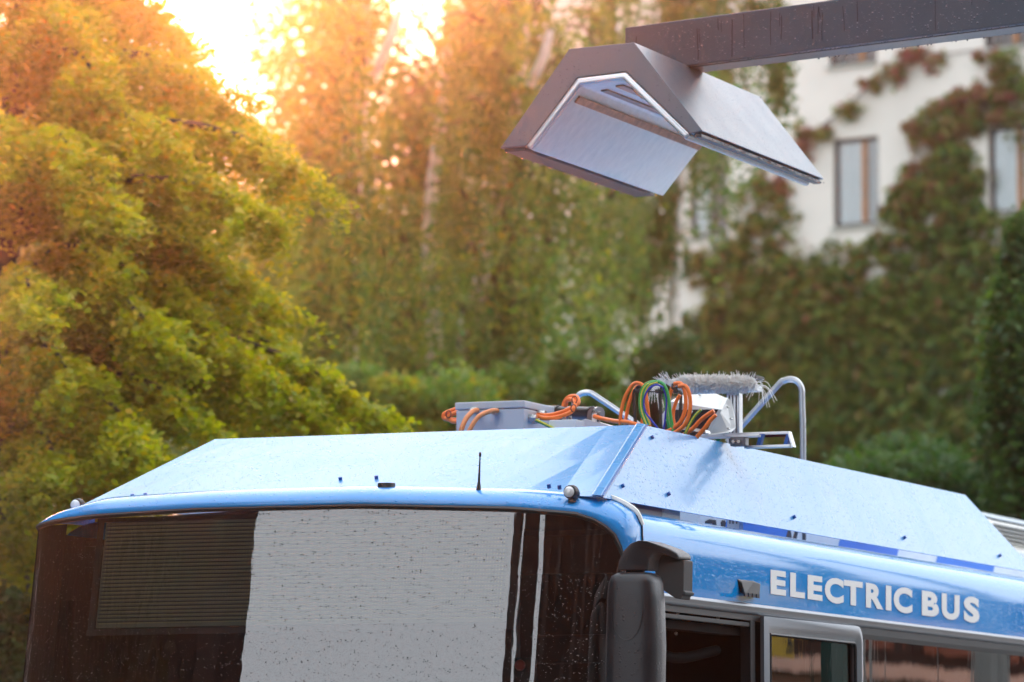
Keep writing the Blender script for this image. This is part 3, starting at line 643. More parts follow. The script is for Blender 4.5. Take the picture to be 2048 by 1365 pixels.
o = st_.build('display_slats', 'led_strip', disp); o['kind'] = 'stuff'
o = dt.build('display_leds', 'led_dot', disp); o['kind'] = 'stuff'
# cab seen through the glass
MB().box((.10, .45, 1.1), (2.42, .95, 1.5)).build('dashboard', 'interior_dark', bus, bevel=.03)
MB().tube([(1.9, .62, 1.2), (1.9, .62, 2.7)], .018, 8).build('handrail', 'frame_grey', bus, smooth=True)
MB().tube([(2.25, .95, 1.2), (2.25, .95, 2.8)], .016, 8).build('handrail', 'sign_yellow', bus, smooth=True)
MB().box((2.03, .45, 2.36), (2.44, .47, 2.47)).build('sun_visor', 'interior_dark', bus, bevel=.01)
rb = bp(1040, 1331, v=.35); o = MB().ball(rb, .022).build('emergency_button', 'red_part', bus, smooth=True)
MB().box((rb[0]-.04, rb[1]+.02, rb[2]-.12), (rb[0]+.05, rb[1]+.06, rb[2]+.03)).build('button_housing', 'interior_dark', bus, bevel=.01)
# ---- roof fairings
TRc = np.array(bp(1285, 850, v=1.06)); TLc = np.array(bp(430, 877, v=1.10)); TLc[2] = TRc[2]
BR_ = np.array(bp(1196, 993, v=.12)); BL_ = np.array([.19, .36, 2.985])
bl_n = 14; bot = []
for k in range(bl_n):
    t = k/(bl_n-1); u = BL_[0]+(BR_[0]-BL_[0])*t
    bot.append(np.array([u, max(vf(u, 2.95)+.10, .09)*1.0+.0, 3.0+.016*math.sin(math.pi*t)+(BR_[2]-3.0)*t*.8-.012*(1-t)]))
bot[-1] = BR_; top_ = [TLc+(TRc-TLc)*k/(bl_n-1) for k in range(bl_n)]
MB().grid([bot, [b*.5+t*.5 for b, t in zip(bot, top_)], top_]).build('front_fairing', 'blue_fairing', bus, solid=.004)
S_TR = np.array(bp(1930, 990, u=TRc[0])); S_BR = np.array(bp(2075, 1147, u=2.45)); S_M = S_TR+np.array([.0, .25, -.03])
nrm_s = np.array([1, 0, 0])
sb0 = BR_+np.array([.012, .03, -.004]); st0 = TRc+np.array([.012, .03, -.003])
sf = MB().add([sb0, S_BR, S_TR, st0], [(0, 1, 2, 3)]); lab(sf.build('side_fairing', 'blue_fairing', bus, solid=.004), 'long blue side fairing with a sloping rear end')
mir = lambda p: np.array([2.55-p[0], p[1], p[2]])
sl_ = MB().add([np.array([.33, .55, 3.0]), np.array([.33, S_BR[1], 3.0]), mir(S_TR), TLc-np.array([.01, -.03, 0])], [(0, 1, 2, 3)]); sl_.build('side_fairing', 'blue_fairing', bus, solid=.004)
# folded corner flange between the two fairings
fl = MB().prism([BR_+np.array([-.028, -.004, .003]), BR_+np.array([-.020, -.006, .007]), BR_+np.array([.010, .0, .004]), BR_+np.array([.012, .03, -.004])], TRc-BR_); fl.build('corner_flange', 'blue_fairing', bus, bevel=.004)
MB().tube([BR_+np.array([.016, .012, .002]), TRc+np.array([.016, .012, .002])], .0030, 6).build('flange_line', 'blue_bolt', bus)  # thin dark blue line along the corner flange
# bolts
def on_tri(x, y, a, b, c):
    n = np.cross(b-a, c-a); c0 = CAM-BO; o_ = np.array([c0@BU, c0@BV, c0[2]]); d = ray(x, y); d = np.array([d@BU, d@BV, d[2]])
    t = (n@(a-o_))/(n@d); n = n/np.linalg.norm(n); n = n if n@d < 0 else -n
    return o_+t*d, n
bolt_me = None
for (x, y, side) in ((265, 994, 0), (291, 992, 0), (681, 960, 0), (753, 957, 0), (1098, 974, 0), (1119, 976, 0), (1303, 876, 1), (1244, 973, 1), (1336, 989, 1), (1587, 1035, 1), (1808, 1076, 1), (1999, 1112, 1)):
    p, n = on_tri(x, y, *((bot[5], TRc, TLc) if side == 0 else (sb0, S_BR, st0)))
    q = p+n*.011
    o = MB().tube([p-n*.006, q], .0080, 8).build('bolt', 'blue_bolt', bus, bevel=.002)
def side(x, y, u=2.555): return bp(x, y, u=u)
# ---- gap below the side fairing: white roof cases with blue print
def uvz(x, y, u=2.41): return bp(x, y, u=u)
def gap_piece(xs, name, m, u=2.41, slant=10, z0=2.93, z1=3.12, label=None):
    va, vb = uvz(xs[0], 1050+(xs[0]-1500)*.155, u)[1], uvz(xs[1], 1050+(xs[1]-1500)*.155, u)[1]
    s = slant/100
    o = MB().prism([(u, va, z0), (u, vb, z0), (u, vb+s*.5, 2.990), (u, va+s*.5, 2.990)], (-.03, 0, 0)).build(name, m, bus)
    if label: lab(o, label)
    return o
gap_piece((1200, 1322), 'equipment_cover', 'navy', label='dark blue cover plate below the fairing')
gap_piece((1324, 1360), 'equipment_cover', 'case_grey', slant=0, label='light grey bracket plate')
def px_poly(pts, name, m, u, parent=bus, th=.004):
    return MB().prism([np.array(side(x, y, u)) for x, y in pts], (-th, 0, 0)).build(name, m, parent)
case = MB().box((1.55, side(1399, 1040, 1.90)[1], 2.96), (1.90, 11, 3.17)).build('battery_case', 'case_white', bus, bevel=.004)
for a, b in ((1457, 1578), (1684, 1800), (1879, 1992)):
    sl_y = lambda x: 1040+(x-1457)*.170
    px_poly([(a+3, sl_y(a)-20), (b+3, sl_y(b)-20), (b-8, sl_y(b)+22), (a-8, sl_y(a)+22)], 'blue_print', 'sign_blue', 1.904, case)
    px_poly([(a+28, sl_y(a)-16), (a+28, sl_y(a)+2), (a+36, sl_y(a+30)+2), (a+72, sl_y(a+72)-4), (a+72, sl_y(a+72)-18)], 'white_print', 'white_print', 1.908, case)
for q in ([(1577, 1050), (1580, 1050), (1584, 1078), (1573, 1077)], [(1594, 1052), (1600, 1052), (1592, 1082), (1586, 1081)], [(1606, 1054), (1612, 1055), (1612, 1084), (1606, 1083)]): px_poly(q, 'printed_letter', 'ink', 1.904, case)
for q in ([(1412, 1043), (1420, 1039), (1432, 1041), (1434, 1060), (1428, 1060), (1426, 1047), (1412, 1047)], [(1443, 1045), (1446, 1041), (1450, 1041), (1452, 1046), (1450, 1060), (1444, 1060)]): px_poly(q, 'printed_mark', 'ink', 1.904, case)
# ---- white air-conditioning pod further back on the roof
def zof(x, y, u): return bp(x, y, u=u)
pod_v = zof(1962, 1013, 1.9)
pv0, pv1 = 7.9, 10.4
podz = 1.8+.0
def pz(y, v, u): # height of a photographed row at depth v
    p = bus_to_w((u, v, 0)); D = p[1]; return 1.8+ (1620-y)/9566*D*1.0
zt_ = 3.43; print('pod z', zt_)
pp = [(.5, 2.95), (.5, zt_-.12), (.7, zt_), (1.45, zt_), (1.72, zt_-.08), (1.78, 2.95)]
pod = MB().prism([(u, pv0, z) for u, z in pp], (0, pv1-pv0, 0)).build('air_conditioner', 'roof_white', bus, bevel=.02)
MB().prism([(1.475, pv0+.15, zt_-.002), (1.475, pv1-.3, zt_-.002), (1.715, pv1-.3, zt_-.072), (1.715, pv0+.15, zt_-.072)], (0, 0, .008)).build('side_panel', 'case_grey', pod, bevel=.004)
for i in range(5):
    z = zt_-.105-i*.022; u = 1.735+i*.003
    MB().box((u-.02, pv0+.1, z-.006), (u+.012, pv1-.25, z+.005)).build('slat', 'louvre', pod)
# ---- small things on the front mask
def marker(px, py, v, label):
    c = np.array(bp(px, py, v=v)); m_ = MB().tube([c+np.array([0, -.026, 0]), c+np.array([0, .0, 0]), c+np.array([0, .035, -.006])], [.026, .029, .020], 14).build('marker_lamp', 'rubber', bus, smooth=True, bevel=.003)
    lab(m_, label)
    MB().ball(c+np.array([-.002, -.026, 0]), .021, (1, .45, 1), 14, 8).build('lens', 'clear_lens', m_, smooth=True)
    MB().box(tuple(c+np.array([-.012, -.01, -.04])), tuple(c+np.array([.012, .03, -.022]))).build('bracket', 'rubber', m_)
marker(157, 1011, .30, 'round marker lamp on the left end of the mask'); marker(1144, 985, .10, 'round marker lamp on the right end of the mask')
pk = np.array(bp(773, 973, v=.13)); o = MB().tube([pk+np.array([0, 0, -.014]), pk+np.array([0, 0, -.006]), pk+np.array([0, 0, -.005]), pk+np.array([0, 0, .012])], [.040, .040, .035, .034], 24).build('round_sensor', 'rubber', bus, smooth=True, bevel=.002, auto=.5)
ab = np.array(bp(957, 990, v=.10))
an = MB().prism([ab+np.array([-.065, -.02, 0]), ab+np.array([.075, -.02, -.004]), ab+np.array([.085, .03, -.002]), ab+np.array([-.05, .03, .002])], (0, 0, .004)).build('antenna', 'dark_plate', bus)
MB().tube([ab, ab+np.array([0, 0, .012]), ab+np.array([0.002, 0, .05]), ab+np.array([.006, .0, .145]), ab+np.array([.0063, 0, .147]), ab+np.array([.0068, 0, .162])], [.014, .011, .005, .0025, .005, .0045], 10).build('whip', 'rubber', an, smooth=True)
mb = bp(1180, 999, v=.22); MB().box((mb[0]-.07, mb[1], mb[2]-.008), (mb[0]+.05, mb[1]+.02, mb[2]+.006)).build('fairing_bracket', 'steel', bus, bevel=.002)
# ---- mirror
hm = MB(); rows = []
mh = [(1.75, .052, .075), (2.05, .056, .088), (2.35, .054, .090), (2.52, .052, .086), (2.585, .049, .080), (2.612, .044, .070), (2.624, .030, .048)]
mc = np.array(bp(1272, 1180, v=-.16))
print('mirror', mc)
def sup(a, n=4.0): c_, s_ = math.cos(a), math.sin(a); return math.copysign(abs(c_)**(2/n), c_), math.copysign(abs(s_)**(2/n), s_)
ztopm = bp(1270, 1147, v=-.16)[2]
for (z, dv, du) in mh:
    zz = z-2.624+ztopm; cxm = mc[0]+(.0 if z > 2.3 else -.012*(2.3-z)/.5)
    rows.append([(cxm+sup(a)[0]*(du+.012), mc[1]+sup(a)[1]*(dv+.035), zz) for a in np.linspace(0, 2*math.pi, 32)])
rows.append([(mc[0], mc[1], ztopm+.001)]*32)
mir_o = MB().grid(rows).build('mirror', 'dark_plastic', bus, smooth=True)
MB().tube([(mc[0]+.062*math.cos(a)-.004, mc[1]-.088, ztopm-.14+.11*math.sin(a)*(1 if math.sin(a) < 0 else .3)) for a in np.linspace(math.pi, 2*math.pi, 17)], .0016, 5).build('moulded_line', 'rubber', mir_o)
MB().tube([(mc[0]-.003, mc[1], ztopm-.01), (mc[0]-.003, mc[1], ztopm+.035)], .036, 14).build('swivel', 'rubber', mir_o, smooth=True)
# arm: arched cap over the swivel, then a plate back to the body
cap_px = [(1247, 1141), (1250, 1122), (1260, 1102), (1274, 1087), (1290, 1081), (1308, 1083), (1330, 1090), (1352, 1098), (1366, 1106), (1371, 1114), (1369, 1120), (1350, 1112), (1330, 1106), (1319, 1108), (1311, 1118), (1308, 1141)]
A = [np.array(bp(x, y, v=-.16+max(0, (x-1300)/70)*.16)) for x, y in cap_px]
cap_m = MB(); n_ = len(A)
cap_m.add([a+np.array([0, -.07, -.004]) for a in A]+[a+np.array([.0, .07, 0]) for a in A], [tuple(range(n_)), tuple(range(n_, 2*n_))[::-1], *[(i, (i+1) % n_, n_+(i+1) % n_, n_+i) for i in range(n_)]])
arm = cap_m.build('mirror_arm', 'dark_plastic', bus, bevel=.008, seg=3, smooth=True, auto=.7)
pl_px = [(1311, 1119), (1320, 1109), (1333, 1107), (1352, 1113), (1368, 1121), (1367, 1182), (1371, 1184), (1370, 1190), (1364, 1191), (1362, 1199), (1350, 1197), (1325, 1180), (1310, 1150)]
MB().prism([np.array(bp(x, y, v=-.13+max(0, (x-1300)/70)*.14)) for x, y in pl_px], (0, .10, 0)).build('arm_plate', 'dark_plate', arm, bevel=.004)
# ---- side trim and windows
zt0 = 2.605
MB().grid([[(2.553+du, v, z) for du, z in ((0, 2.628), (.010, 2.622), (.013, 2.612), (.008, 2.604), (.010, 2.598), (.006, 2.588), (0, 2.584))] for v in np.linspace(.24, BLEN, 12)]).build('side_trim', 'trim_grey', bus, smooth=True)
MB().box((2.535, .25, 2.560), (2.548, BLEN, 2.586)).build('side_trim', 'rubber', bus)
vA = side(1520, 1225)[1]; vB = side(1718, 1245)[1]; print('side window', vA, vB)
# open cab window: dark frame and opening
cabf = MB().box((2.50, vA-.09, 1.35), (2.545, vA-.03, 2.56)).build('cab_window_frame', 'rubber', bus, bevel=.004)
MB().box((2.50, .26, 1.35), (2.545, .30, 2.56)).build('upright', 'rubber', cabf, bevel=.004)
MB().box((2.515, .30, 2.535), (2.54, vA-.09, 2.552)).build('rail', 'rubber', cabf, bevel=.002)
MB().box((2.42, .30, 2.50), (2.50, vA-.09, 2.533)).build('head_lining', 'interior_dark', cabf)
MB().tube([(2.40, .62, 2.43), (2.40, .68, 2.36), (2.39, .70, 2.25), (2.40, .60, 2.15)], .006, 6, smooth=4).build('cable', 'frame_grey', cabf)
MB().tube([(2.2, 1.0, 1.3), (2.2, 1.0, 2.75)], .02, 8).build('handrail', 'interior_grey', bus, smooth=True)
MB().box((1.9, 1.15, 1.4), (2.35, 1.25, 2.30)).build('driver_seat', 'interior_dark', bus, bevel=.04)
MB().tube([(2.42, vA-.15, 2.44), (2.36, vA-.5, 2.40), (2.28, vA-.75, 2.47)], .022, 8, smooth=4).build('cab_fan_arm', 'interior_dark', bus, smooth=True)
for x, y, uu in ((1356, 1227, 2.45), (1436, 1236, 2.45), (1352, 1268, 2.40), (1484, 1303, 2.45)):
    q = bp(x, y, u=uu); MB().ball(q, .008).build('screw', 'steel', bus, smooth=True)
# framed sliding window with rounded top right corner
def frame_loop(v0, v1, z0, z1, r=.05):
    return [(v0, z0), (v0, z1-.004)]+[(v1-r+r*math.sin(a)*1, z1-r+r*math.cos(a)) for a in np.linspace(0, math.pi/2, 6)]+[(v1, z0)]
o1 = frame_loop(vA, vB, 1.35, 2.585, .07); t_ = .085
i1_ = [(vA+.085, 1.35), (vA+.085, 2.585-.075)]+[(vB-.02-.05+.0*k, 2.585-.075) for k in range(1)]*6+[(vB-.10, 1.35)]
fm = MB()
op = [(v, z) for v, z in o1]; ip = [(vA+.09, 1.35), (vA+.09, 2.512)]+[(vB-.09-.03+.03*math.sin(a), 2.512-.03+.03*math.cos(a)) for a in np.linspace(0, math.pi/2, 6)]+[(vB-.09, 1.35)]
n_ = len(op)
mid = [((a[0]+b[0])/2, (a[1]+b[1])/2) for a, b in zip(op, ip)]
fm.grid([[(2.556, *p) for p in op], [(2.572, *p) for p in op], [(2.580, *p) for p in mid], [(2.566, *p) for p in ip], [(2.545, *p) for p in ip]])
sw = fm.build('sliding_window', 'trim_grey', bus, smooth=True, auto=.6)
MB().tube([(2.567, *p) for p in ip], .007, 5).build('window_gasket', 'rubber', sw)
MB().add([(2.552, vA+.08, 1.35), (2.552, vB-.08, 1.35), (2.552, vB-.08, 2.52), (2.552, vA+.08, 2.52)], [(0, 1, 2, 3)]).build('pane', 'side_glass', sw)
vC = side(1876, 1300)[1]
prev = vB+.01
for k, vn in enumerate((vC, vC+2.4, BLEN-.3)):
    MB().add([(2.552, prev, 1.35), (2.552, vn, 1.35), (2.552, vn, 2.560), (2.552, prev, 2.560)], [(0, 1, 2, 3)]).build('side_window', 'side_glass', bus)
    MB().box((2.535, vn, 1.35), (2.5505, vn+.015, 2.56)).build('window_pillar', 'rubber', bus); prev = vn+.015
MB().grid([[(2.556, v, 2.584), (2.5565, v, 2.555), (2.554, v, 2.535)] for v in (vB+.005, BLEN-.3)]).build('window_top_band', 'dark_plate', bus)
MB().box((2.30, vB, 1.35), (2.31, BLEN-.4, 2.8)).build('inner_screen', 'interior_dark', bus)
# vent scoop
s_ = [np.array(side(x, y, 2.553)) for x, y in ((1474, 1158), (1480, 1186), (1512, 1191), (1514, 1166), (1500, 1161))]
sm_ = MB(); outp = [np.array(side(x, y, 2.553+o_)) for x, y, o_ in ((1484, 1164, .012), (1490, 1190, .028), (1519, 1194, .03), (1521, 1168, .026), (1507, 1163, .024))]; n_ = len(s_)
sm_.add([*s_, *outp], [tuple(range(n_))[::-1], tuple(range(n_, 2*n_)), *[(i, (i+1) % n_, n_+(i+1) % n_, n_+i) for i in range(n_)]])
scoop = sm_.build('side_sensor', 'rubber', bus, bevel=.004)
for k in range(4):
    q = side(1488+k*8, 1187+k*1, 2.60); MB().box((q[0]-.002, q[1], q[2]-.012), (q[0]+.004, q[1]+.035, q[2]+.003)).build('slot', 'ink', scoop)
# ---- lettering, one mesh per letter, on the side panel
LB = [('E', 852, 925), ('L', 945, 1014), ('E', 1027, 1097), ('C', 1108, 1197), ('T', 1198, 1287), ('R', 1302, 1384), ('I', 1396, 1422), ('C', 1433, 1521), ('B', 1566, 1647), ('U', 1660, 1744), ('S', 1764, 1838)]
for ch, xa, xb in LB:
    xa, xb = 1180+xa/2.3594, 1180+xb/2.3594
    fc = bpy.data.curves.new('glyph', 'FONT'); fc.body = ch; fc.size = 1; fc.offset = .048; fc.resolution_u = 5
    fo = bpy.data.objects.new('glyph', fc); COL.objects.link(fo); dg = bpy.context.evaluated_depsgraph_get(); me0 = bpy.data.meshes.new_from_object(fo.evaluated_get(dg))
    V0 = np.array([v.co[:2] for v in me0.vertices]); F0 = [tuple(p.vertices) for p in me0.polygons]
    bpy.data.objects.remove(fo); bpy.data.meshes.remove(me0)
    mn, mx_ = V0.min(0), V0.max(0); N0 = (V0-mn)/(mx_-mn)
    lo, hi = (-.02, 1.02) if ch in 'CS' else (-.02, 1) if ch == 'U' else (0, 1)
    pts = []
    for a, b in N0:
        x = xa+(xb-xa)*a; tt = (x-1541)/(1959-1541); b = lo+(hi-lo)*b
        yt, yb = 1139.5+tt*57.5, 1188+tt*59
        pts.append(side(x, yb+(yt-yb)*b, 2.5545))
    MB().add(pts, F0).build('letter', 'white_print', bus)
# ---- roof equipment
def RP(x, y, v): return np.array(bp(x, y, v=v))
bx0 = RP(912, 860, 1.7); bx1 = RP(1048, 801, 1.7); zL = RP(980, 818, 1.7)[2]
dep = .34
box_o = MB().box((bx0[0], 1.7, bx0[2]-.02), (bx1[0], 1.7+dep, zL-.002)).build('junction_box', 'box_grey', bus, bevel=.006)
MB().box((bx0[0]-.004, 1.696, zL), (bx1[0]+.004, 1.7+dep+.004, bx1[2])).build('lid', 'box_grey', box_o, bevel=.005)
MB().box((bx0[0]+.0, 1.702, bx0[2]-.06), (bx1[0]-.004, 1.7+dep, bx0[2]-.022)).build('base_plate', 'blue_bolt', box_o)
MB().box((bx0[0]-.02, 1.9, bx0[2]-.09), (bx0[0]+.0, 2.0, bx0[2]-.0)).build('mount', 'rubber', box_o)
def gland(c, d, parent=box_o, r=.017):
    c = np.asarray(c, float); d = np.asarray(d, float)
    MB().tube([c, c+d*.018], r, 6).build('cable_gland', 'steel', parent, bevel=.002); MB().tube([c+d*.018, c+d*.034], r*.8, 10).build('cable_gland', 'steel', parent, smooth=True)
roof_z = 3.0
def cable(pts, m='orange_cable', r=.0095, label=None, sm=6, n=8):
    o = MB().tube(pts, r, n, smooth=sm).build('cable', m, bus, smooth=True)
    if label: lab(o, label)
    return o
def cp_(*a): return [RP(x, y, v) for x, y, v in a]
for gx, gy in ((952, 822), (992, 824)): gland(RP(gx, gy, 1.695), (0, -1, 0))
cable(cp_((955, 821, 1.68), (946, 823, 1.64), (932, 838, 1.60), (922, 862, 1.58), (917, 885, 1.6)), 'faded_cable', .0105)
cable(cp_((995, 822, 1.68), (980, 823, 1.64), (956, 835, 1.60), (939, 862, 1.58), (932, 888, 1.6)), 'faded_cable', .0105)
cable(cp_((914, 818, 1.98), (900, 823, 1.98), (888, 829, 1.98), (889, 837, 1.98), (905, 840, 1.98), (920, 840, 1.98)))
cable(cp_((914, 825, 1.95), (902, 830, 1.95), (896, 836, 1.95), (905, 843, 1.95), (920, 844, 1.95)))
q1 = RP(1066, 828, 1.84); q2 = RP(1058, 838, 1.80)
gland((bx1[0], 1.86, q1[2]), (1, 0, 0)); gland((bx1[0], 1.76, q2[2]), (1, 0, 0)); gland((bx1[0], 1.80, q2[2]-.01), (1, 0, 0), r=.014)
cable(cp_((1070, 828, 1.86), (1085, 831, 1.84), (1110, 829, 1.80), (1140, 818, 1.8), (1156, 806, 1.82), (1152, 794, 1.86), (1138, 795, 1.88), (1130, 804, 1.9), (1127, 814, 1.9)), r=.0100)
cable(cp_((1072, 832, 1.82), (1090, 837, 1.80), (1118, 834, 1.78), (1142, 824, 1.78), (1150, 811, 1.80), (1145, 800, 1.84), (1134, 801, 1.88), (1131, 812, 1.9)), r=.0095)
cable(cp_((1062, 836, 1.78), (1075, 842, 1.76), (1090, 849, 1.75), (1108, 858, 1.75)), 'green_cable', .0070)
o = cable(cp_((1062, 835.5, 1.768), (1075, 841, 1.748), (1090, 848, 1.738), (1108, 857, 1.738)), 'yellow_stripe', .0036)
for x, y, v in ((1149, 800, 1.80), (1147, 817, 1.77), (897, 829, 1.94)):
    c = RP(x, y, v); MB().tube([c+np.array([.012*math.cos(a), 0, .016*math.sin(a)]) for a in np.linspace(0, 6.28, 10)], .0022, 5).build('cable_tie', 'rubber', bus)
# black motor tube with bracket
ma, mb2 = RP(1090, 824, 2.15), RP(1195, 828, 1.95)
mo = MB().tube([ma, mb2], .028, 18).build('actuator', 'dark_plastic', bus, smooth=True, auto=.5)
dr_ = (mb2-ma)/np.linalg.norm(mb2-ma)
MB().tube([mb2, mb2+dr_*.012], .030, 18).build('end_cap', 'steel', mo, smooth=True, auto=.5); MB().tube([mb2+dr_*.012, mb2+dr_*.030], .012, 8).build('bolt', 'steel', mo)
for t in (.28, .9):
    c = ma+(mb2-ma)*t; MB().tube([c-dr_*.006, c+dr_*.006], .031, 18).build('clamp_ring', 'rubber', mo, smooth=True, auto=.5)
bk = cp_((1170, 850, 1.93), (1176, 822, 1.93), (1186, 812, 1.93), (1194, 822, 1.93), (1200, 850, 1.93), (1206, 868, 1.93), (1164, 868, 1.93))
MB().prism(bk, (0, .012, 0)).build('bracket', 'frame_grey', mo, bevel=.002)
bk = cp_((1183, 860, 1.915), (1184, 830, 1.915), (1192, 826, 1.915), (1193, 860, 1.915)); MB().prism(bk, (0, .006, 0)).build('bracket', 'white_metal', mo)
a, b = RP(1098, 868, 1.75), RP(1152, 839, 1.75)
sb_ = MB().box((a[0], 1.75, a[2]), (b[0], 1.85, b[2])).build('terminal_box', 'white_metal', bus, bevel=.004)
for x in (1128, 1140): c = RP(x, 836, 1.78); MB().tube([c-np.array([0, 0, .008]), c+np.array([0, 0, .008])], .008, 8).build('terminal', 'steel', sb_)
wd = cp_((1152, 868, 1.9), (1160, 842, 1.9), (1170, 838, 1.9), (1215, 850, 1.9), (1240, 868, 1.9)); MB().prism(wd, (0, .15, 0)).build('mounting_plate', 'white_metal', bus, bevel=.003)
cable(cp_((1188, 833, 1.9), (1205, 838, 1.88), (1230, 843, 1.8), (1260, 846, 1.7), (1300, 860, 1.68)), r=.0095)
cable(cp_((1190, 836, 1.95), (1220, 841, 1.92), (1250, 848, 1.9), (1290, 862, 1.9)), 'black_cable', .006)
# guard tubes
MB().tube(cp_((1150, 850, 2.55), (1148, 812, 2.52), (1152, 798, 2.52), (1162, 788, 2.52), (1178, 786, 2.52), (1192, 793, 2.52), (1250, 832, 2.5), (1300, 866, 2.5)), .0130, 12, smooth=4).build('guard_tube', 'tube_metal', bus, smooth=True)
MB().tube(cp_((1455, 884, 3.45), (1478, 858, 3.45), (1556, 771, 3.45), (1566, 763, 3.45), (1580, 759, 3.45), (1594, 763, 3.45), (1603, 777, 3.45), (1604, 800, 3.45), (1606, 870, 3.45), (1606, 990, 3.45)), .0138, 12, smooth=4).build('guard_tube', 'tube_metal', bus, smooth=True)
# looped wiring
def loop(pts, m, r, v, lb=None, dv=0):
    return cable([RP(x, y, v+dv*i/len(pts)) for i, (x, y) in enumerate(pts)], m, r, lb)
loop([(1240, 850), (1243, 820), (1252, 790), (1268, 768), (1284, 770), (1291, 785), (1296, 820), (1300, 860), (1304, 880)], 'orange_cable', .0078, 1.75)
loop([(1250, 850), (1256, 815), (1266, 785), (1278, 772), (1290, 790), (1288, 820), (1284, 850), (1286, 880)], 'orange_cable', .0078, 1.82)
loop([(1272, 880), (1270, 830), (1268, 785), (1276, 778)], 'black_cable', .0075, 1.80)
loop([(1322, 880), (1321, 820), (1321, 785), (1325, 780)], 'black_cable', .0075, 1.80)
loop([(1356, 890), (1360, 830), (1362, 790), (1358, 782)], 'black_cable', .0070, 1.85)
for dx, rr in ((0, .0072), (7, .0072)):
    loop([(1292+dx, 850), (1281+dx, 820), (1281+dx, 790), (1290+dx, 771), (1308+dx, 764), (1322+dx, 772), (1330+dx, 795), (1334+dx, 830), (1340+dx, 865)], 'green_cable', rr, 1.66-dx*.006)
loop([(1293, 850), (1282.5, 820), (1282.5, 790), (1291, 771.5), (1308, 765), (1322, 772)], 'yellow_stripe', .0030, 1.652)
loop([(1300, 850), (1289.5, 820), (1289.5, 790), (1298, 771.5), (1315, 765)], 'yellow_stripe', .0030, 1.610)
loop([(1326, 775), (1312, 770), (1296, 780), (1288, 800), (1290, 822), (1302, 840), (1315, 856), (1325, 870)], 'blue_cable', .0042, 1.60)
loop([(1326, 775), (1333, 800), (1330, 840), (1326, 870)], 'blue_cable', .0040, 1.62)
for dx, dy, vv in ((0, 0, 1.62), (9, 5, 1.58)):
    loop([(1348+dx, 768+dy), (1362+dx, 768+dy), (1370+dx, 785+dy), (1371+dx, 815+dy), (1362+dx, 842+dy), (1345+dx, 858+dy), (1325+dx, 868+dy)], 'orange_cable', .0088, vv)
loop([(1350, 768), (1341, 785), (1337, 815), (1340, 840), (1348, 855)], 'orange_cable', .0080, 1.70)
loop([(1360, 790), (1352, 805), (1346, 830), (1350, 858)], 'orange_cable', .0080, 1.76)
loop([(1428, 822), (1415, 830), (1400, 842), (1385, 858), (1365, 872)], 'orange_cable', .0090, 1.72)
loop([(1432, 830), (1420, 842), (1408, 858), (1396, 872), (1385, 885)], 'orange_cable', .0090, 1.68)
loop([(1402, 820), (1390, 832), (1380, 848), (1370, 868)], 'green_cable', .0068, 1.66); loop([(1402, 819.5), (1390, 831.5), (1380, 847.5), (1370, 867.5)], 'yellow_stripe', .0030, 1.652)
loop([(1384, 822), (1374, 836), (1366, 852)], 'white_metal', .0055, 1.70)
loop([(1456, 868), (1440, 876), (1420, 892)], 'green_cable', .010, 2.2)
for x, y, v in ((1350, 771, 1.66), (1277, 777, 1.72), (1326, 778, 1.63)):
    for k in range(3):
        c = RP(x, y+k*2, v+.01*k); MB().tube([c+np.array([.014*math.cos(a), .006*math.sin(a), .011*math.sin(a)]) for a in np.linspace(0, 6.28, 10)], .0026, 5).build('cable_tie', 'rubber', bus)
MB().tube(cp_((1270, 781, 1.80), (1300, 784, 1.80), (1360, 783, 1.80)), .003, 6).build('support_wire', 'rubber', bus)
for x in (1291, 1317, 1352): c = RP(x, 783, 1.8); MB().box(tuple(c-np.array([.012, .01, .008])), tuple(c+np.array([.012, .01, .008]))).build('wire_clamp', 'rubber', bus, bevel=.003)
# white sloped housing
hs_ = MB(); pxs = [(1362, 789), (1432, 787), (1446, 792), (1456, 802), (1466, 840), (1466, 858), (1460, 866), (1412, 868)]
housing = MB()
f0 = cp_((1340, 803, 1.86), (1362, 790, 2.10), (1432, 788, 2.10), (1449, 795, 2.05), (1437, 819, 1.86), (1342, 820, 1.86))
MB().prism(f0, (0, .006, 0)).build('wiring_cover', 'white_metal', bus, bevel=.002)
f1 = cp_((1437, 819, 1.86), (1449, 795, 2.0), (1457, 803, 2.05), (1464, 838, 2.1), (1465, 856, 2.1), (1458, 864, 2.05), (1408, 872, 1.86))
wc = MB().prism(f1, (.008, .02, 0)).build('wiring_cover', 'white_metal', bus, bevel=.002)
MB().box(tuple(RP(1330, 880, 2.15)), tuple(RP(1455, 800, 2.17)-np.array([0, 0, 0]))).build('back_plate', 'dark_plate', wc)
f2 = cp_((1324, 830, 1.90), (1340, 806, 1.90), (1345, 815, 1.90), (1322, 858, 1.90)); MB().prism(f2, (0, .01, 0)).build('side_plate', 'white_metal', wc)
f3 = cp_((1360, 852, 1.78), (1410, 860, 1.78), (1412, 866, 1.78), (1358, 858, 1.78)); MB().prism(f3, (0, .06, 0)).build('cable_tray', 'steel', wc)
for x, y in ((1456, 815), (1462, 838), (1457, 858), (1400, 791)): c = RP(x, y, 2.0); MB().tube([c-np.array([0, .008, 0]), c+np.array([0, .01, 0])], .0045, 8).build('screw', 'steel', wc)
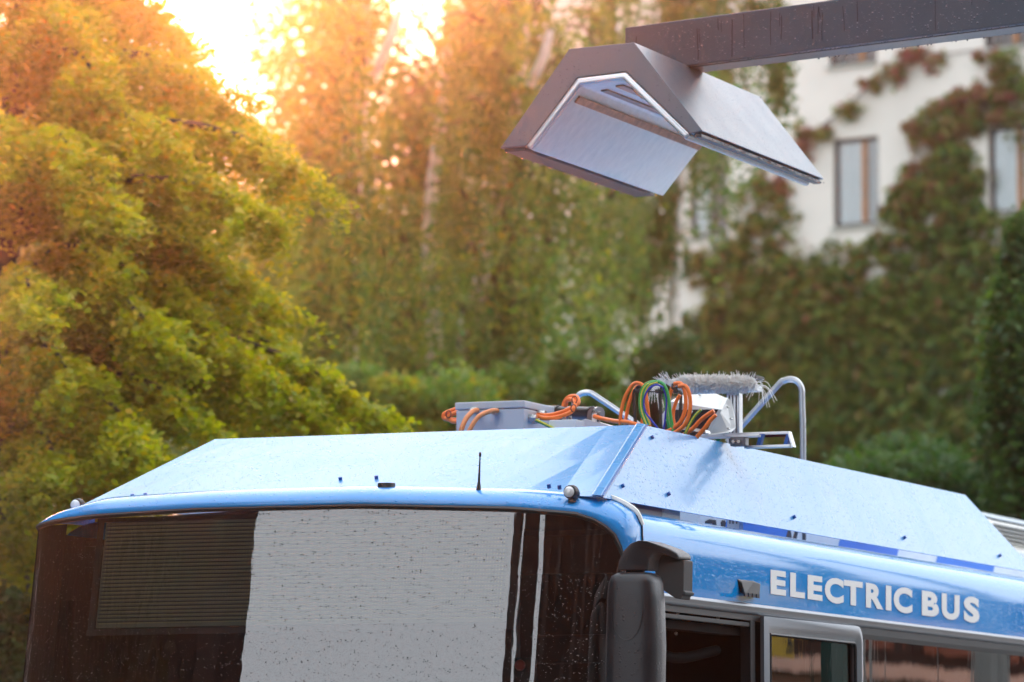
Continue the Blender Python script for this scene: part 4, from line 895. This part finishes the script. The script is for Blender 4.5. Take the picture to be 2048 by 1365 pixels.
# post, channel, plate and brush
pb0, pb1 = RP(1453, 862, 2.55), RP(1478, 786, 2.55)
post = MB().box((pb0[0], 2.55, pb0[2]-.45), (pb1[0], 2.60, pb1[2])).build('brush_post', 'tube_metal', bus, bevel=.003)
for f in (.25, .5, .78): MB().box((pb0[0]+(pb1[0]-pb0[0])*f-.002, 2.545, pb0[2]-.4), (pb0[0]+(pb1[0]-pb0[0])*f+.002, 2.549, pb1[2]-.01)).build('groove', 'mast_edge', post)
ch = [RP(1385, 787, 2.5), RP(1516, 774, 2.5)]
MB().box((ch[0][0], 2.48, ch[0][2]-.0), (ch[1][0], 2.56, ch[0][2]+.022)).build('brush_channel', 'tube_metal', bus, bevel=.003)
pt = [RP(1466, 757, 2.60), RP(1514, 746, 2.60)]
MB().box((pt[0][0], 2.58, pt[0][2]-.004), (pt[1][0], 2.70, pt[0][2]+.010)).build('brush_plate', 'rubber', bus, bevel=.002)
br = MB(); bw_ = MB()
for k in range(8000):
    t = random.random(); x = 1334+t*178; env = min(1, t*5, (1-t)*7+.25)
    c = RP(x, 769-(x-1334)*.002, 2.46+random.uniform(0, .05)); a = random.uniform(0, 2*math.pi); ln = .040*env*random.uniform(.7, 1.15)
    d = np.array([random.gauss(-.35, .4)+(.5 if t > .9 else -.4 if t < .1 else 0), math.cos(a), math.sin(a)]); d /= np.linalg.norm(d)
    (br if random.random() < .6 else bw_).tube([c, c+d*ln], .0015, 3, cap=False)
for k in range(260):
    t = random.random(); x = 1326+t*180; c = RP(x, 768, 2.47); d = np.array([random.gauss(-.9+1.1*t, .35), -.2, random.uniform(.15, .8)]); d /= np.linalg.norm(d)
    bw_.tube([c, c+d*random.uniform(.03, .062)], .0013, 3, cap=False)
for k in range(34):    # splayed tufts at both ends
    x0, sx = ((1332, -1), (1500, 1))[k % 2]; c = RP(x0, 770, 2.47); e = c+np.array([sx*random.uniform(-.02, .16)*(1 if sx > 0 else .5), -.03, -random.uniform(.02, .11)]); m_ = (c+e)/2+np.array([sx*.02, 0, .022])
    bw_.tube([c, m_, e], .0012, 3, smooth=3, cap=False)
brush = br.build('brush', 'bristle', bus); brush['kind'] = 'stuff'; lab(brush, 'tufted white bristle brush lying across the roof')
o = bw_.build('bristle', 'bristle_white', brush); o['kind'] = 'stuff'
core = MB().tube([RP(1345, 772, 2.49), RP(1508, 770, 2.49)], .030, 10).build('core', 'bristle_white', brush, smooth=True)
# extruded rails
def rail(x0, x1, y0, y1, v, h, name='roof_rail', m='tube_metal'):
    a, b = RP(x0, y0, v), RP(x1, y1, v); return MB().box((a[0], v, b[2]-h), (b[0], v+.04, b[2])).build(name, m, bus, bevel=.002)
rl = rail(1392, 1575, 864, 863, 2.1, .012); MB().box((RP(1400, 0, 2.1)[0], 2.105, RP(1500, 876, 2.1)[2]), (RP(1574, 0, 2.1)[0], 2.108, RP(1500, 867, 2.1)[2])).build('reflective_web', 'maroon', rl)
rail(1396, 1516, 871, 869, 2.0, .010); r3 = rail(1488, 1580, 892, 889, 2.05, .012)
for x in (1512, 1566): a, b = RP(x, 891, 2.06), RP(x+10, 868, 2.06); MB().prism([a, a+np.array([.018, 0, 0]), b+np.array([.010, 0, 0]), b-np.array([.008, 0, 0])], (0, .03, 0)).build('rail_bracket', 'blue_bolt', r3, bevel=.002)
a, b = RP(1574, 863, 2.04), RP(1583, 894, 2.04); MB().prism([a, a+np.array([.007, 0, 0]), b+np.array([.007, 0, 0]), b], (0, .04, 0)).build('end_strip', 'tube_metal', r3)
a = RP(1460, 893, 2.0); b = RP(1490, 872, 2.0); MB().box((a[0], 2.0, a[2]), (b[0], 2.05, b[2])).build('mounting_block', 'frame_grey', r3, bevel=.004)
for x in (1468, 1479): c = RP(x, 884, 1.998); MB().tube([c, c+np.array([0, -.012, 0])], .008, 6).build('bolt', 'steel', r3)

# ------------------------------------------------------------------ what the glass mirrors: street behind and beside the camera
def az_pt(az, d, c=(-.8, 18.5)): a = math.radians(az); return np.array([c[0]+math.sin(a)*d, c[1]+math.cos(a)*d, 0])
def street_tree(az, d, h, r, label, seed, n=7000):
    q = np.random.default_rng(seed); base = az_pt(az, d); t_ = empty('street_tree', base, label, 'tree', 'street trees across the road')
    c = q.normal(size=(26, 3)); c /= np.linalg.norm(c, axis=1)[:, None]; c = c*np.array([r*.7, r*.7, h*.36])+np.array([0, 0, h*.58])
    P = np.vstack([k+q.normal(size=(n//26, 3))*np.array([r*.22, r*.22, h*.10]) for k in c])+base; P = P[P[:, 2] > 1.5]
    leaf_mesh('crown', P, .34, q.random(len(P)), 'leaf_dark', t_, base)
    MB().tube([base, base+np.array([0, 0, h*.6])], [.22, .12], 8).build('trunk', 'bark', t_, base, smooth=True)
for i, (az, d, h, r) in enumerate(((292, 12, 14, 3.0), (247, 17, 16, 3.2), (258, 18, 16, 3.2), (270, 18, 15, 3.2), (282, 20, 15, 3.2), (306, 12, 14, 3.0), (320, 12, 13, 2.6), (332, 13, 12, 2.2))):
    street_tree(az, d, h, r, ['dark street tree left of the bus nose', 'broad dark street tree second along the road', 'dark street tree in the middle of the row', 'dark street tree at the far end of the row', 'dark street tree beyond the row', 'dark street tree left of the cab', 'dark street tree left of the bus middle', 'smaller dark street tree left of the bus, in front of the large tree'][i], 60+i)
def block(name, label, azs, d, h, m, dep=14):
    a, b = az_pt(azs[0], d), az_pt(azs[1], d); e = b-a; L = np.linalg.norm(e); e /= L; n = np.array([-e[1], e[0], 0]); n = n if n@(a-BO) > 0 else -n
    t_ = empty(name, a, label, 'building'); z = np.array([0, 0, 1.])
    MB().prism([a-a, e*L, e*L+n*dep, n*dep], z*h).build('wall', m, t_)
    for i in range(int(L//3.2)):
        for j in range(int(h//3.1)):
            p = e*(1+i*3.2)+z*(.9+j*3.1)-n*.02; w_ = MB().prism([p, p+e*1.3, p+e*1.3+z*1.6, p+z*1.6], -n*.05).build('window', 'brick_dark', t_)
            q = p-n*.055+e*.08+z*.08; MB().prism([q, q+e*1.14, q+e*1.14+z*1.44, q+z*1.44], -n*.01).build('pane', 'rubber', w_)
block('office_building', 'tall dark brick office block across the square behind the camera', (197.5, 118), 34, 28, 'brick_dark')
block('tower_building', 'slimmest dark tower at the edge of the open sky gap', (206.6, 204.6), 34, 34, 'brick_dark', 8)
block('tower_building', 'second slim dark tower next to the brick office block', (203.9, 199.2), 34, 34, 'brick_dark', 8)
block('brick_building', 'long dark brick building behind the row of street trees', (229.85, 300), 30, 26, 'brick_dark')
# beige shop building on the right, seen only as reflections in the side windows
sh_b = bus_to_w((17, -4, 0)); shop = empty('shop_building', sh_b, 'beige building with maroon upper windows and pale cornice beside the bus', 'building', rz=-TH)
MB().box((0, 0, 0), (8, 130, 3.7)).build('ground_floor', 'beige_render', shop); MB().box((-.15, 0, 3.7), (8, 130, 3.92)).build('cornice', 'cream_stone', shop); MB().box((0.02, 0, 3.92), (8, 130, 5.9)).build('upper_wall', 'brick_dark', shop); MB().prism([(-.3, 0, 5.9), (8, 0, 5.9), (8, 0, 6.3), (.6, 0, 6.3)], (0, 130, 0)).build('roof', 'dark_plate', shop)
for i in range(25):
    w_ = MB()
    for a in ((0, .18), (1.6, 1.78), (3.2, 3.38)): w_.box((-.04, 1+i*5+a[0], 4.2), (.015, 1+i*5+a[1], 5.5))
    w_.box((-.05, 1+i*5, 4.13), (.015, 1+i*5+3.38, 4.3)); w_.box((-.05, 1+i*5, 5.5), (.015, 1+i*5+3.38, 5.65)); w_.build('window', 'maroon', shop)
def refl(x, y, dv):
    "the place in the street that the flat side glass mirrors to this spot of the photograph (bus coordinates)"
    p = np.array(side(x, y, 2.552)); c0 = CAM-BO; o_ = np.array([c0@BU, c0@BV, c0[2]]); d = p-o_; t = dv/d[1]
    return np.array([2.552-d[0]*t*(1 if d[0] < 0 else -1)*(1), p[1]+dv, p[2]+d[2]*t])
for k, (x, w_) in enumerate(((1712, .17), (1978, .20))):
    q = refl(x, 1320, 17); b_ = bus_to_w((q[0], q[1], .12)); t_ = empty('street_lamp', b_, ['pale grey lamp post standing nearer the bus', 'pale grey lamp post further along the pavement'][k], 'lamp post', 'lamp posts on the pavement')
    MB().tube([b_, b_+np.array([0, 0, 7])], [w_, w_*.6], 12).build('pole', 'cream_stone', t_, b_, smooth=True)
    MB().tube([b_+np.array([0, 0, 7]), b_+np.array([-.8, 0, 7.3])], [.07, .05], 8).build('lamp_head', 'steel', t_, b_)
q0, q1 = refl(1520, 1262, 14), refl(1603, 1312, 14); zlo, zhi = q1[2]-.02, q0[2]+.25
sb_ = bus_to_w((q1[0], q1[1]+.5, .12)); sg = empty('street_sign', sb_, 'yellow street notice on a teal post across the pavement', 'sign', rz=-TH)
L_ = lambda q: np.array([q[0], q[1]-0, q[2]])-np.array([q1[0], q1[1]+.5, .12])
a_, b2_ = L_(q0), L_(q1)
MB().box((0, a_[1]-1.2, zlo-.12), (.03, b2_[1], zhi-.12)).build('sign_panel', 'sign_yellow', sg)
MB().box((-.04, .1, -.12), (.08, .5, 4.6)).build('post', 'teal_metal', sg)
for txt, yy in (('dslato', 1282), ('aldiftetwon', 1300)):
    fc = bpy.data.curves.new('glyph', 'FONT'); fc.body = txt; fc.size = 1; fc.offset = .02; fc.resolution_u = 2
    fo = bpy.data.objects.new('glyph', fc); COL.objects.link(fo); me0 = bpy.data.meshes.new_from_object(fo.evaluated_get(bpy.context.evaluated_depsgraph_get()))
    V0 = np.array([v.co[:2] for v in me0.vertices]); F0 = [tuple(p.vertices) for p in me0.polygons]; bpy.data.objects.remove(fo); bpy.data.meshes.remove(me0)
    mn, mx_ = V0.min(0), V0.max(0); N0 = (V0-mn)/(mx_-mn); qa, qb = L_(refl(1533, yy+8, 14)), L_(refl(1596 if len(txt) > 7 else 1572, yy+8, 14)); h_ = .13
    MB().add([(-.006, qa[1]+(qb[1]-qa[1])*a, qa[2]+(qb[2]-qa[2])*a+h_*b) for a, b in N0], F0).build('lettering', 'ink', sg)
print('refl', q0, q1, refl(1712, 1320, 17))

# ------------------------------------------------------------------ haze added to spread the orange glow of the low sun
hz = MB().box((-60, -30, -1), (60, 125, 26)).build('added_haze', None); hz['kind'] = 'stuff'
hm_ = bpy.data.materials.new('added_haze'); hm_.use_nodes = True; n_ = hm_.node_tree.nodes; n_.remove(n_['Principled BSDF'])
pvn = n_.new('ShaderNodeVolumePrincipled'); pvn.inputs['Color'].default_value = (.9, .9, .92, 1); pvn.inputs['Density'].default_value = HAZE; pvn.inputs['Anisotropy'].default_value = HAZE_G
hm_.node_tree.links.new(pvn.outputs[0], n_['Material Output'].inputs['Volume']); hz.data.materials.append(hm_)
print('LEAVES', CNT)
